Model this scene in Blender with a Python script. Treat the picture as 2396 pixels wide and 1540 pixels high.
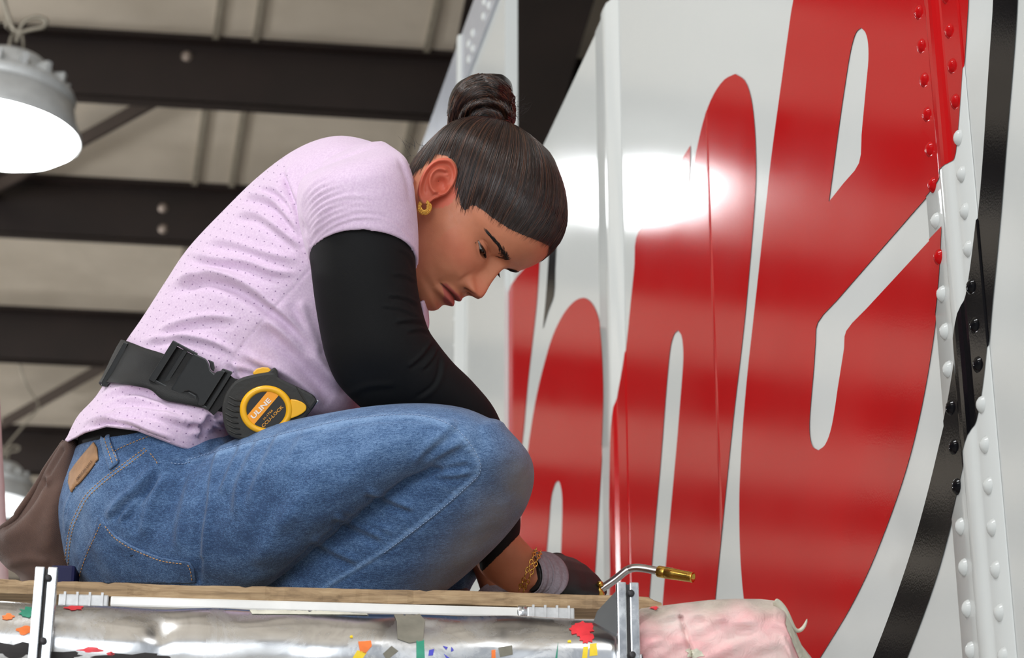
import bpy, bmesh, math, random
import numpy as np
from mathutils import Vector, Matrix, geometry
from mathutils.bvhtree import BVHTree

for o in list(bpy.data.objects):
    bpy.data.objects.remove(o, do_unlink=True)
random.seed(7)
rng = np.random.default_rng(11)
SC = bpy.context.scene
COL = SC.collection

# ------------------------------------------------------------------ camera
FPX, CX, CY = 5300.0, 1198.0, 770.0
PITCH = math.radians(22.8)
CAMZ = 1.6
D0 = 2.65                                   # distance of the worker from the lens
cp_, sp_ = math.cos(PITCH), math.sin(PITCH)
RIGHT = np.array([1.0, 0, 0])
FWD = np.array([0, cp_, sp_])
UP = np.array([0, -sp_, cp_])
CAM = np.array([0, 0, CAMZ])

camd = bpy.data.cameras.new('camera')
camd.sensor_width = 36.0
camd.lens = FPX / 2396.0 * 36.0
camd.clip_start = 0.05
camd.clip_end = 200
camd.dof.use_dof = True
camd.dof.focus_distance = 2.55
camd.dof.aperture_fstop = 9.5
camo = bpy.data.objects.new('camera', camd)
camo.location = CAM
camo.rotation_euler = (math.pi / 2 + PITCH, 0, 0)
COL.objects.link(camo)
SC.camera = camo

# ------------------------------------------------------------------ light
vs = SC.view_settings
vs.view_transform = 'Standard'
vs.look = 'None'
vs.exposure = -0.16
vs.gamma = 1.0
vs.use_curve_mapping = False
wd = bpy.data.worlds.new('hangar_air')
SC.world = wd
wd.use_nodes = True
wd.node_tree.nodes['Background'].inputs[0].default_value = (0.86, 0.92, 1.0, 1)
wd.node_tree.nodes['Background'].inputs[1].default_value = 0.6

def area(name, loc, aim, sx, sy, power, col=(1, 1, 1)):
    l = bpy.data.lights.new(name, 'AREA')
    l.shape = 'RECTANGLE'
    l.size, l.size_y, l.energy, l.color = sx, sy, power, col
    o = bpy.data.objects.new(name, l)
    o.location = loc
    d = Vector(aim) - Vector(loc)
    o.rotation_euler = d.to_track_quat('-Z', 'Y').to_euler()
    COL.objects.link(o)
    return o

# added soft fill from behind the camera, for an assumed open door
area('added_front_fill', (-3.2, -7.5, 3.4), (-0.2, 2.5, 2.4), 7.0, 5.0, 640, (0.93, 0.97, 1.0))

# ------------------------------------------------------------------ helpers
def W(px, py, d):
    """photo pixel + distance along the optical axis -> place in the hangar (arrays allowed)"""
    px = np.asarray(px, float); py = np.asarray(py, float); d = np.asarray(d, float)
    u = (px - CX) / FPX; v = (py - CY) / FPX
    return CAM + (u * d)[..., None] * RIGHT + d[..., None] * FWD - (v * d)[..., None] * UP

def P(px, py, dz=0.0):
    return W(px, py, np.asarray(dz, float) + D0)

def proj(p):
    q = np.asarray(p, float) - CAM
    d = q @ FWD
    return np.stack([CX + FPX * (q @ RIGHT) / d, CY - FPX * (q @ UP) / d, d], -1)

def ray(px, py):
    return RIGHT * (px - CX) / FPX + FWD - UP * (py - CY) / FPX

def link(name, me, parent=None, mat=None, smooth=True):
    o = bpy.data.objects.new(name, me)
    COL.objects.link(o)
    if parent is not None:
        o.parent = parent
        o.matrix_parent_inverse = parent.matrix_basis.inverted()
    if mat is not None and not me.materials:
        me.materials.append(mat)
    if smooth:
        me.polygons.foreach_set('use_smooth', [True] * len(me.polygons))
    return o

def mesh(name, v, f):
    me = bpy.data.meshes.new(name)
    me.from_pydata([tuple(map(float, x)) for x in v], [], [tuple(map(int, x)) for x in f])
    me.update()
    return me

def mobj(name, v, f, mat, parent=None, smooth=True):
    return link(name, mesh(name, v, f), parent, mat, smooth)

def tag(o, label=None, cat=None, group=None, kind=None):
    if label: o['label'] = label
    if cat: o['category'] = cat
    if group: o['group'] = group
    if kind: o['kind'] = kind
    return o

def thing(name, loc, label, cat, group=None):
    o = bpy.data.objects.new(name, None)
    o.empty_display_size = 0.05
    o.location = tuple(map(float, loc))
    COL.objects.link(o)
    return tag(o, label, cat, group)

class MB:
    """collects primitive shapes into one mesh"""
    def __init__(s): s.v = []; s.f = []
    def add(s, v, f):
        n = len(s.v)
        s.v += [np.asarray(x, float) for x in v]
        s.f += [tuple(int(i) + n for i in q) for q in f]
        return s
    def box(s, c, ax, ay, az):
        """centre and three half-axis vectors"""
        c, ax, ay, az = (np.asarray(k, float) for k in (c, ax, ay, az))
        vs_ = [c + i * ax + j * ay + k * az for i in (-1, 1) for j in (-1, 1) for k in (-1, 1)]
        return s.add(vs_, [(0, 1, 3, 2), (4, 6, 7, 5), (0, 4, 5, 1), (2, 3, 7, 6), (0, 2, 6, 4), (1, 5, 7, 3)])
    def tube(s, pts, r, n=12, caps=True):
        pts = np.asarray(pts, float); m = len(pts)
        r = np.broadcast_to(np.asarray(r, float), (m,))
        t = np.gradient(pts, axis=0); t /= np.linalg.norm(t, axis=1)[:, None] + 1e-12
        ref = np.array([0.13, 0.31, 0.94])
        if abs(t[0] @ ref) > 0.9: ref = np.array([0.94, 0.2, 0.1])
        a = np.cross(t[0], ref); a /= np.linalg.norm(a)
        vv = []
        for i in range(m):
            a = a - t[i] * (a @ t[i]); a /= np.linalg.norm(a)
            b = np.cross(t[i], a)
            for k in range(n):
                q = 2 * math.pi * k / n
                vv.append(pts[i] + r[i] * (a * math.cos(q) + b * math.sin(q)))
        ff = [(i * n + k, i * n + (k + 1) % n, (i + 1) * n + (k + 1) % n, (i + 1) * n + k) for i in range(m - 1) for k in range(n)]
        if caps:
            ff.append(tuple(range(n - 1, -1, -1)))
            ff.append(tuple((m - 1) * n + k for k in range(n)))
        return s.add(vv, ff)
    def lathe(s, o, ax, prof, n=32, x=None):
        """profile of (along axis, radius)"""
        ax = np.asarray(ax, float); ax = ax / np.linalg.norm(ax)
        ref = np.array([0.1, 0.2, 0.97]) if abs(ax[2]) < 0.9 else np.array([1.0, 0, 0])
        a = np.cross(ax, ref); a /= np.linalg.norm(a); b = np.cross(ax, a)
        vv = [np.asarray(o) + ax * h + r * (a * math.cos(2 * math.pi * k / n) + b * math.sin(2 * math.pi * k / n)) for h, r in prof for k in range(n)]
        m = len(prof)
        ff = [(i * n + k, i * n + (k + 1) % n, (i + 1) * n + (k + 1) % n, (i + 1) * n + k) for i in range(m - 1) for k in range(n)]
        ff.append(tuple(range(n - 1, -1, -1))); ff.append(tuple((m - 1) * n + k for k in range(n)))
        return s.add(vv, ff)
    def build(s, name, mat, parent=None, smooth=False, bevel=0):
        me = mesh(name, s.v, s.f)
        if bevel:
            bm = bmesh.new(); bm.from_mesh(me)
            bmesh.ops.recalc_face_normals(bm, faces=bm.faces)
            es = [e for e in bm.edges if e.is_manifold and e.calc_face_angle(0) > 0.6]
            bmesh.ops.bevel(bm, geom=es, offset=bevel, segments=2, profile=0.6, affect='EDGES', clamp_overlap=True)
            bm.to_mesh(me); bm.free()
        else:
            bm = bmesh.new(); bm.from_mesh(me)
            bmesh.ops.recalc_face_normals(bm, faces=bm.faces)
            bm.to_mesh(me); bm.free()
        return link(name, me, parent, mat, smooth)

# ------------------------------------------------------------------ materials
def srgb(r, g, b):
    f = lambda c: (c / 255 / 12.92) if c / 255 <= 0.04045 else ((c / 255 + 0.055) / 1.055) ** 2.4
    return (f(r), f(g), f(b), 1)

class Mat:
    def __init__(s, name, col, rough=0.5, metal=0.0, spec=0.5, coat=0.0, sss=0.0, sheen=0.0):
        s.m = bpy.data.materials.new(name); s.m.use_nodes = True
        s.nt = s.m.node_tree; s.N = s.nt.nodes
        s.b = s.N['Principled BSDF']
        s.set('Base Color', col); s.set('Roughness', rough); s.set('Metallic', metal)
        s.set('Specular IOR Level', spec); s.set('Coat Weight', coat); s.set('Coat Roughness', 0.04)
        if sss:
            s.set('Subsurface Weight', sss); s.set('Subsurface Radius', (1.0, 0.35, 0.2)); s.set('Subsurface Scale', 0.006)
        if sheen: s.set('Sheen Weight', sheen)
        s._tc = None
    def set(s, k, v): s.b.inputs[k].default_value = v
    def n(s, t, **kw):
        q = s.N.new(t)
        for k, v in kw.items():
            if hasattr(q, k): setattr(q, k, v)
            else: q.inputs[k.replace('_', ' ')].default_value = v
        return q
    def l(s, a, b): s.nt.links.new(a, b)
    def obj(s, scale=(1, 1, 1), rot=(0, 0, 0), kind='Object'):
        if s._tc is None: s._tc = s.N.new('ShaderNodeTexCoord')
        mp = s.N.new('ShaderNodeMapping')
        mp.inputs['Scale'].default_value = scale; mp.inputs['Rotation'].default_value = rot
        s.l(s._tc.outputs[kind], mp.inputs[0])
        return mp.outputs[0]
    def noise(s, scale, detail=4, rough=0.55, vec=None, dist=0.0):
        q = s.N.new('ShaderNodeTexNoise')
        q.inputs['Scale'].default_value = scale; q.inputs['Detail'].default_value = detail
        q.inputs['Roughness'].default_value = rough; q.inputs['Distortion'].default_value = dist
        s.l(vec if vec is not None else s.obj(), q.inputs['Vector'])
        return q.outputs['Fac']
    def attr(s, name):
        q = s.N.new('ShaderNodeAttribute'); q.attribute_name = name
        return q.outputs['Fac']
    def ramp(s, fac, stops):
        q = s.N.new('ShaderNodeValToRGB')
        e = q.color_ramp.elements
        while len(e) < len(stops): e.new(0.5)
        for i, (p, c) in enumerate(stops):
            e[i].position = p; e[i].color = c if len(c) == 4 else (*c, 1)
        s.l(fac, q.inputs[0])
        return q.outputs[0]
    def mix(s, fac, a, b, mode='MIX'):
        q = s.N.new('ShaderNodeMix'); q.data_type = 'RGBA'; q.blend_type = mode
        for i, v in ((0, fac), (6, a), (7, b)):
            if hasattr(v, 'is_output'): s.l(v, q.inputs[i])
            else: q.inputs[i].default_value = v
        return q.outputs[2]
    def math(s, op, a, b=0.5):
        q = s.N.new('ShaderNodeMath'); q.operation = op
        for i, v in ((0, a), (1, b)):
            if hasattr(v, 'is_output'): s.l(v, q.inputs[i])
            else: q.inputs[i].default_value = v
        return q.outputs[0]
    def color(s, o): s.l(o, s.b.inputs['Base Color']); return s
    def rough(s, o): s.l(o, s.b.inputs['Roughness']); return s
    def bump(s, h, dist=0.001, strength=1.0):
        q = s.N.new('ShaderNodeBump')
        q.inputs['Distance'].default_value = dist; q.inputs['Strength'].default_value = strength
        s.l(h, q.inputs['Height']); s.l(q.outputs[0], s.b.inputs['Normal'])
        return s

def simple(name, rgb, rough=0.5, metal=0.0, var=0.12, nscale=14, bump=0.0, bscale=60, **kw):
    m = Mat(name, srgb(*rgb), rough, metal, **kw)
    c = srgb(*rgb); lo = tuple(x * (1 - var) for x in c[:3]) + (1,); hi = tuple(min(1, x * (1 + var)) for x in c[:3]) + (1,)
    m.color(m.ramp(m.noise(nscale), [(0.3, lo), (0.7, hi)]))
    if bump: m.bump(m.noise(bscale, 3), bump)
    return m.m

# truck finish: glossy film over sheet metal; a faint orange peel in the gloss
def film(name, rgb):
    m = Mat(name, srgb(*rgb), 0.12, 0, 0.13)
    m.rough(m.ramp(m.noise(3.0, 2), [(0.3, (0.085,) * 3), (0.7, (0.13,) * 3)]))
    m.bump(m.noise(420, 2), 0.00006, 0.5)
    return m.m
M_WHITE = film('white_truck_film', (200, 203, 202))
M_RED = film('red_letter_film', (176, 16, 20))
M_BLACK = film('black_outline_film', (14, 14, 17))
M_SEAL = simple('clear_sealant_bead', (205, 208, 205), 0.08, 0, 0.05)
M_PURLIN = simple('brown_painted_steel', (36, 25, 22), 0.5, 0, 0.2, 3)
M_GALV = simple('dull_grey_bolt_steel', (165, 150, 140), 0.45, 0.6)
_m = Mat('roof_insulation_sheet', srgb(196, 189, 176), 0.7)
_m.color(_m.ramp(_m.noise(1.3, 3), [(0.3, srgb(188, 176, 160)), (0.7, srgb(212, 200, 184))]))
_m.bump(_m.noise(2.5, 2), 0.03, 0.4)
M_ROOF = _m.m
M_FLOOR = simple('polished_concrete', (200, 198, 194), 0.45, 0, 0.12, 1.2)
M_WALLP = simple('hangar_wall_sheet', (92, 88, 82), 0.6, 0, 0.1, 2)
# ================================================================== hangar
ZR = 7.33
def on_z(px, py, z):
    r = ray(px, py)
    return CAM + r * ((z - CAMZ) / r[2])
PDIR = np.array([math.cos(math.radians(7.1)), math.sin(math.radians(7.1)), 0])   # along the purlins
PPER = np.array([-PDIR[1], PDIR[0], 0])                                           # across them, away from the lens
ZV = np.array([0, 0, 1.0])

floor = MB().box((0, 8, -0.05), (16, 0, 0), (0, 20, 0), (0, 0, 0.05)).build('floor', M_FLOOR); tag(floor, kind='structure')
wf = MB().box((0, 24, 4), (16, 0, 0), (0, 0.1, 0), (0, 0, 4)).build('wall_far', M_WALLP); tag(wf, kind='structure')
wl = MB().box((-15, 8, 4), (0.1, 0, 0), (0, 16, 0), (0, 0, 4)).build('wall_left', M_WALLP); tag(wl, kind='structure')
wr = MB().box((15, 8, 4), (0.1, 0, 0), (0, 16, 0), (0, 0, 4)).build('wall_right', M_WALLP); tag(wr, kind='structure')
ceil = MB().box((-7.0, 8, ZR + 0.05), (9.2, 0, 0), (0, 17, 0), (0, 0, 0.05)).build('ceiling', M_ROOF); tag(ceil, kind='structure')
M_SHADEROOF = simple('shade_painted_roof', (40, 37, 34), 0.7, 0, 0.3, 0.8)  # unlit roof bay: its shade is painted as a dark colour
MB().box((9.0, 8, ZR + 0.06), (6.8, 0, 0), (0, 17, 0), (0, 0, 0.05)).build('shade_painted_roof', M_SHADEROOF, ceil)

def purlin(p, bolts=()):
    hw = 0.33
    m = MB()
    c = np.array([p[0], p[1], ZR - hw / 2]) - PDIR * 3.0
    m.box(c, PDIR * 11.5, PPER * 0.012, ZV * hw / 2)
    m.box(c + PPER * 0.045 - ZV * (hw / 2 - 0.012), PDIR * 11.5, PPER * 0.045, ZV * 0.012)
    m.box(c - PPER * 0.04 + ZV * (hw / 2 - 0.012), PDIR * 11.5, PPER * 0.04, ZV * 0.012)
    o = m.build('purlin', M_PURLIN, ceil)
    for (bx, by) in bolts:
        r = ray(bx, by); n = PPER
        t = ((c - PPER * 0.014 - CAM) @ n) / (r @ n)
        q = CAM + r * t
        MB().lathe(q, -n, [(-0.005, 0.030), (0.006, 0.030), (0.007, 0.020), (0.022, 0.020), (0.025, 0.012)], 10).build('bolt', M_GALV, o, True)
    return o
pp = []
for yb, bolts in ((215, [(437, 132)]), (546, [(382, 487), (382, 536)]), (842, []), (1105, [])):
    q = on_z(100, yb, ZR - 0.33); pp.append(q); purlin(q, bolts)
for k in (1, 2, 3, 4, 5): purlin(pp[0] - PPER * 1.72 * k)
for k in (1, 2, 3): purlin(pp[3] + PPER * 2.0 * k)

# insulation seams running up the roof, and the flange braces
for (xa, ya, xb, yb) in ((508, 60, 455, 430), (602, 60, 542, 430), (1010, 60, 930, 430)):
    a, b = on_z(xa, ya, ZR), on_z(xb, yb, ZR)
    d = (b - a) / np.linalg.norm(b - a)
    s_ = np.cross(ZV, d)
    MB().box((a + b) / 2 - ZV * 0.012, d * 7, s_ * 0.016, ZV * 0.008).build('seam_strip', simple('grey_seam_tape', (148, 139, 124), 0.6) if 'grey_seam_tape' not in bpy.data.materials else bpy.data.materials['grey_seam_tape'], ceil)
M_BRACE = simple('brace_steel', (58, 47, 43), 0.4, 0.2)
for (xa, ya, za, xb, yb, zb) in ((452, 186, ZR - 0.16, -80, 478, ZR - 0.10), (300, 826, ZR - 0.3, 20, 984, ZR - 0.2)):
    a, b = on_z(xa, ya, za), on_z(xb, yb, zb)
    d = (b - a) / np.linalg.norm(b - a); s_ = np.cross(ZV, d); s_ /= np.linalg.norm(s_)
    m = MB(); c = (a + b) / 2; hl = np.linalg.norm(b - a) / 2
    m.box(c, d * hl, s_ * 0.045, ZV * 0.006); m.box(c + s_ * 0.045 - ZV * 0.035, d * hl, s_ * 0.006, ZV * 0.04)
    m.build('diagonal_brace', M_BRACE, ceil)
# deep main rafter over the truck
a = on_z(1165, 0, ZR)
fd = PPER
c = a + fd * 1.0
MB().box(c - ZV * 0.55, fd * 12, PDIR * 0.012, ZV * 0.55).box(c - ZV * 1.1, fd * 12, PDIR * 0.16, ZV * 0.012).box(c - ZV * 0.01, fd * 12, PDIR * 0.16, ZV * 0.012).build('main_rafter', M_PURLIN, ceil)

# ------------------------------------------------------------------ high bay lamps
M_HOUS = simple('white_cast_lamp_housing', (214, 216, 216), 0.4, 0.1)
M_WIRE = simple('galvanised_wire', (150, 142, 128), 0.45, 0.5)
_e = Mat('lit_lamp_lens', (1, 1, 1, 1), 0.4)
_e.set('Emission Color', (0.94, 0.98, 1.0, 1)); _e.set('Emission Strength', 26.0)
M_LENS = _e.m
_e = Mat('dim_lamp_lens', (1, 1, 1, 1), 0.4)
_e.set('Emission Color', (0.94, 0.98, 1.0, 1)); _e.set('Emission Strength', 1.6)
M_LENS2 = _e.m
def lamp(px, py, d, R, tilt, label, cord, lens=None):
    o = W(px, py, d)
    ax = np.array(tilt, float); ax /= np.linalg.norm(ax)
    t = thing('high_bay_lamp', o, label, 'lamp', 'high bay lamps under the roof')
    MB().lathe(o, ax, [(-0.30 * R, 0.05), (-0.30 * R, 0.30 * R), (-0.24 * R, 0.56 * R), (-0.12 * R, 0.82 * R), (0.0, 0.97 * R), (0.06 * R, 0.985 * R)], 64).build('lens', lens or M_LENS, t, True)
    MB().lathe(o, ax, [(0.05 * R, 0.99 * R), (0.03 * R, 1.02 * R), (0.08 * R, 1.03 * R), (0.28 * R, 0.92 * R), (0.50 * R, 0.86 * R), (0.52 * R, 0.80 * R)], 64).build('reflector', M_HOUS, t, True)
    m = MB()
    m.lathe(o, ax, [(0.46 * R, 0.84 * R), (0.60 * R, 0.87 * R), (0.66 * R, 0.84 * R), (0.72 * R, 0.62 * R), (0.84 * R, 0.56 * R), (0.98 * R, 0.50 * R), (1.06 * R, 0.40 * R), (1.10 * R, 0.12 * R)], 48)
    h = m.build('housing', M_HOUS, t, True)
    a = np.cross(ax, [0.2, 0.9, 0.1]); a /= np.linalg.norm(a); b = np.cross(ax, a)
    for k in range(14):
        q = 2 * math.pi * k / 14; rd = a * math.cos(q) + b * math.sin(q); tg = np.cross(ax, rd)
        MB().box(o + ax * 0.74 * R + rd * 0.62 * R, ax * 0.12 * R, rd * 0.13 * R, tg * 0.035 * R).build('cooling_fin', M_HOUS, h, False)
    top = o + ax * 1.1 * R
    th = np.linspace(0, 2 * math.pi, 21)
    sx = RIGHT * 0.9 + UP * 0.2
    MB().tube([top + ax * (0.16 * R) + (UP * math.cos(q) * 0.17 + sx * math.sin(q) * 0.1) * R for q in th], 0.022 * R, 8, False).build('hook', M_WIRE, t, True)
    pts = [top + ax * 0.3 * R]
    for (cx_, cy_, dd) in cord: pts.append(W(cx_, cy_, d + dd))
    roof = pts[-1].copy(); roof[2] = ZR; pts.append(roof)
    pts = np.array(pts)
    tt = np.linspace(0, len(pts) - 1, 60)
    sm = np.stack([np.interp(tt, np.arange(len(pts)), pts[:, k]) for k in range(3)], 1)
    for _ in range(3): sm[1:-1] = (sm[:-2] + 2 * sm[1:-1] + sm[2:]) / 4
    MB().tube(sm, 0.028 * R, 7).build('hanging_cord', M_WIRE, t, True)
    # looped slack of the cord
    lp = [W(a_, b_, d) for a_, b_ in cord_loop(px, py, R, d)]
    MB().tube(lp, 0.03 * R, 7).build('cord_loop', M_WIRE, t, True)
    return t
def cord_loop(px, py, R, d):
    k = R * FPX / d / 185.0
    base = [(40, -215), (52, -262), (85, -276), (112, -268), (106, -250), (72, -246), (46, -236), (30, -250), (14, -300), (2, -340)]
    P_ = np.array(base, float) * k + (px, py)
    t0 = np.arange(len(P_)); tt = np.linspace(0, len(P_) - 1, 50)
    sm = np.stack([np.interp(tt, t0, P_[:, i]) for i in (0, 1)], 1)
    for _ in range(4): sm[1:-1] = (sm[:-2] + 2 * sm[1:-1] + sm[2:]) / 4
    return [tuple(q) for q in sm]
tl = -0.28 * RIGHT + ZV * 1.0
lamp(-2, 316, 9.0, 0.316, (0.10, -0.05, 1.0), 'lit white high bay lamp hanging at the left edge', [(15, 60, 0.0), (5, -60, 0.05)])
lamp(-8, 1176, 14.5, 0.245, (0.10, -0.05, 1.0), 'small distant high bay lamp low behind the brown pouch', [(10, 1050, 0.0), (95, 950, 0.0), (60, 900, 0.1), (30, 800, 0.1)], M_LENS2)
# added point lights without fixtures: fill on the worker and a brighter roof
for (x, y, z, pw) in ((-1.6, 1.4, 5.2, 190), (-4.5, -1.5, 5.2, 150), (1.6, -2.0, 5.2, 120), (-5.5, 5.5, 4.4, 260), (-9.0, 10.0, 4.4, 900), (-10.0, 15.0, 4.4, 700)):
    l = bpy.data.lights.new('added_fill_light', 'POINT'); l.shadow_soft_size = 0.3; l.energy = pw; l.color = (0.97, 0.99, 1.0)
    o = bpy.data.objects.new('added_fill_light', l); o.location = (x, y, z); COL.objects.link(o)

# ================================================================== truck
WA, WK = 0.92, 0.2034
WN = np.array([-1.0, -WK, 0]); WN /= np.linalg.norm(WN)
def wall_sh(px, py):
    r = ray(px, py)
    s = WA / (r[0] / r[1] + WK)
    return s, CAMZ + s * r[2] / r[1]
def wall_pt(s, h, off=0.0):
    return np.array([WA - WK * s, s, h]) + WN * off
S1 = wall_sh(2238, 600)[0]; S2 = wall_sh(1670, 700)[0]; S3 = wall_sh(1433, 700)[0]; ST = wall_sh(1187, 500)[0]; S4 = wall_sh(1081, 800)[0]
HTOP = wall_sh(1290, 300)[1]; HTALL = wall_sh(1120, 0)[1]
def ridge(ds, pts):
    return np.interp(abs(ds), [p[0] for p in pts], [p[1] for p in pts])
RP1 = [(0, .0075), (.008, .0072), (.014, .005), (.018, .0026), (.022, .0020), (.062, .0018), (.063, 0)]
RP3 = [(0, .007), (.020, .0065), (.030, .002), (.085, .0015), (.087, 0)]
RP2 = [(0, .0005), (.003, .0003), (.006, 0)]
RP4 = [(0, .016), (.012, .015), (.020, .004), (.06, .003), (.062, 0)]
STRIPS = ((S1, RP1), (S2, RP2), (S3, RP3), (S4, RP4))
def prof(s):
    h = 0.0
    for c, rp in STRIPS: h = max(h, float(ridge(s - c, rp)))
    return h
BREAKS = sorted({round(c + sg * p[0], 5) for c, rp in STRIPS for p in rp for sg in (-1, 1)})

truck = thing('truck', wall_pt(2.6, 0.0), 'tall white truck body with giant red lettering beside the worker', 'truck')
HB = 0.02
def panel(name, s0, s1, h0, h1, parent, back=-0.02, front=0.0):
    """plain sheet between two joints"""
    m = MB()
    a, b = wall_pt(s0, h0), wall_pt(s1, h0)
    d = (b - a) / 2
    c = wall_pt((s0 + s1) / 2, (h0 + h1) / 2, (back + front) / 2)
    return m.box(c, d, WN * (front - back) / 2, ZV * (h1 - h0) / 2).build(name, M_WHITE, parent)
panel('side_panel', 0.55, S1, HB, HTOP, truck)
panel('side_panel', S1, S3, HB, HTOP, truck)
panel('side_panel', S3, ST, HB, HTOP, truck)
panel('tall_panel', ST, S4, HB, HTALL, truck, -0.02, 0.004)
panel('tall_panel', S4, 6.6, HB, HTALL, truck, -0.02, 0.004)
# the closed box behind the sheets, with its roof
for (s0, s1, ht) in ((0.56, ST, HTOP), (ST, 6.58, HTOP)):
    c = wall_pt((s0 + s1) / 2, (HB + ht) / 2, -1.27)
    d = (wall_pt(s1, 0) - wall_pt(s0, 0)) / 2
    MB().box(c, d, WN * 1.24, ZV * (ht - HB - 0.02) / 2).build('box_body', M_WHITE, truck)

def strip(name, sc, rp, h0, h1, color_of):
    """raised joint cover following its rib profile, split where the film colour changes"""
    ss = sorted({-p[0] for p in rp} | {p[0] for p in rp})
    vs_, fs_ = [], []
    for i, ds in enumerate(ss):
        off = float(ridge(ds, rp)) + 0.0004
        vs_ += [wall_pt(sc + ds, h0, off), wall_pt(sc + ds, h1, off)]
        if i: fs_.append((2 * i - 2, 2 * i, 2 * i + 1, 2 * i - 1))
    o = mobj(name, vs_, fs_, M_WHITE, truck, False)
    for p in o.data.polygons: p.use_smooth = True
    return o
strip1 = strip('joint_cover', S1, RP1, HB, HTOP, None)
strip3 = strip('joint_cover', S3, RP3, HB, HTOP, None)
strip4 = strip('joint_cover', S4, [(a_, b_ + 0.004) for a_, b_ in RP4], HB, HTALL, None)

# --- letters: outlines read off the truck side, laid on the sheet as film
LET = {
 'red_letter': [
  ([(1188, 694), (1230, 626), (1264, 606), (1262, 640), (1257, 710), (1247, 800), (1236, 900), (1227, 1000), (1216, 1100), (1207, 1200), (1200, 1320), (1196, 1420), (1188, 1420)], []),
  ([(1366, 697), (1385, 708), (1400, 738), (1408, 780), (1413, 850), (1415, 930), (1412, 1020), (1408, 1100), (1402, 1200), (1396, 1300), (1390, 1400), (1384, 1500),
    (1308, 1500), (1311, 1400), (1314, 1300), (1317, 1200), (1316, 1155), (1311, 1130), (1307, 1125), (1300, 1132), (1291, 1165), (1286, 1220), (1281, 1280), (1276, 1350), (1270, 1450), (1266, 1500),
    (1196, 1500), (1204, 1380), (1212, 1280), (1222, 1180), (1232, 1090), (1244, 1000), (1258, 920), (1275, 850), (1295, 785), (1318, 738), (1342, 708)], []),
  ([(1490, 556), (1515, 512), (1550, 452), (1590, 385), (1617, 340), (1616, 380), (1612, 445), (1622, 400), (1636, 330), (1652, 268), (1672, 220), (1697, 186), (1722, 173), (1744, 188), (1758, 225), (1766, 280), (1770, 350), (1770, 420), (1765, 510), (1757, 610), (1747, 720), (1735, 830), (1722, 940), (1710, 1050), (1700, 1150), (1690, 1250), (1681, 1340), (1672, 1440), (1660, 1600),
    (1538, 1600), (1550, 1440), (1558, 1340), (1568, 1230), (1577, 1130), (1586, 1030), (1594, 930), (1600, 850), (1600, 815), (1596, 785), (1588, 773), (1579, 782), (1571, 808), (1565, 860), (1559, 930), (1552, 1020), (1544, 1120), (1535, 1220), (1526, 1330), (1517, 1440), (1502, 1600),
    (1424, 1600), (1430, 1400), (1434, 1250), (1437, 1100), (1440, 1000), (1448, 930), (1460, 860), (1468, 800), (1477, 710), (1486, 620)], []),
  ([(1858, 0), (1845, 85), (1832, 180), (1818, 280), (1805, 380), (1794, 480), (1783, 580), (1772, 680), (1761, 780), (1751, 870), (1742, 970), (1736, 1060), (1732, 1150), (1732, 1240), (1735, 1320), (1742, 1400), (1755, 1490), (1775, 1570), (1800, 1640), (1860, 1640),
    (1905, 1565), (1950, 1492), (1990, 1425), (2028, 1350), (2062, 1270), (2094, 1185), (2122, 1100), (2146, 1010), (2166, 915), (2182, 820), (2195, 725), (2203, 640), (2209, 530),
    (2180, 560), (2130, 614), (2080, 668), (2030, 722), (1982, 775), (1977, 815), (1970, 860), (1962, 910), (1954, 965), (1945, 1010), (1932, 1042), (1917, 1054), (1904, 1046), (1897, 1022), (1896, 985), (1900, 930), (1906, 860), (1910, 800), (1915, 755), (1960, 703), (2020, 634), (2080, 565), (2140, 496), (2195, 432), (2213, 400), (2238, 374), (2246, 320), (2252, 250), (2258, 160), (2264, 70), (2268, 0), (2270, -160), (2240, -320), (2160, -420), (2060, -440), (1980, -380), (1910, -230)],
   [[(2017, 65), (2006, 74), (1997, 98), (1989, 135), (1981, 185), (1972, 245), (1963, 310), (1953, 385), (1941, 473), (1975, 430), (2012, 382), (2018, 315), (2024, 250), (2030, 185), (2034, 140), (2033, 100), (2027, 76)]]),
 ],
 'black_outline': [
  ([(1287, 560), (1304, 560), (1300, 630), (1297, 692), (1284, 728), (1271, 772), (1278, 700), (1283, 630)], []),
  ([(2328, -200), (2326, 0), (2319, 110), (2311, 230), (2302, 370), (2291, 500), (2279, 605), (2268, 680), (2252, 760), (2238, 850), (2222, 945), (2200, 1040), (2176, 1140), (2145, 1255), (2108, 1370), (2066, 1485), (2020, 1600), (2100, 1600), (2148, 1480), (2190, 1362), (2222, 1250), (2246, 1150), (2268, 1060), (2290, 990), (2305, 910), (2316, 810), (2324, 715), (2335, 600), (2347, 470), (2358, 330), (2368, 210), (2377, 100), (2383, 0), (2388, -200)], []),
 ]}
def pip(x, y, poly):
    c = False; n = len(poly)
    for i in range(n):
        (x1, y1), (x2, y2) = poly[i], poly[i - 1]
        if (y1 > y) != (y2 > y) and x < (x2 - x1) * (y - y1) / (y2 - y1) + x1: c = not c
    return c
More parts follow.
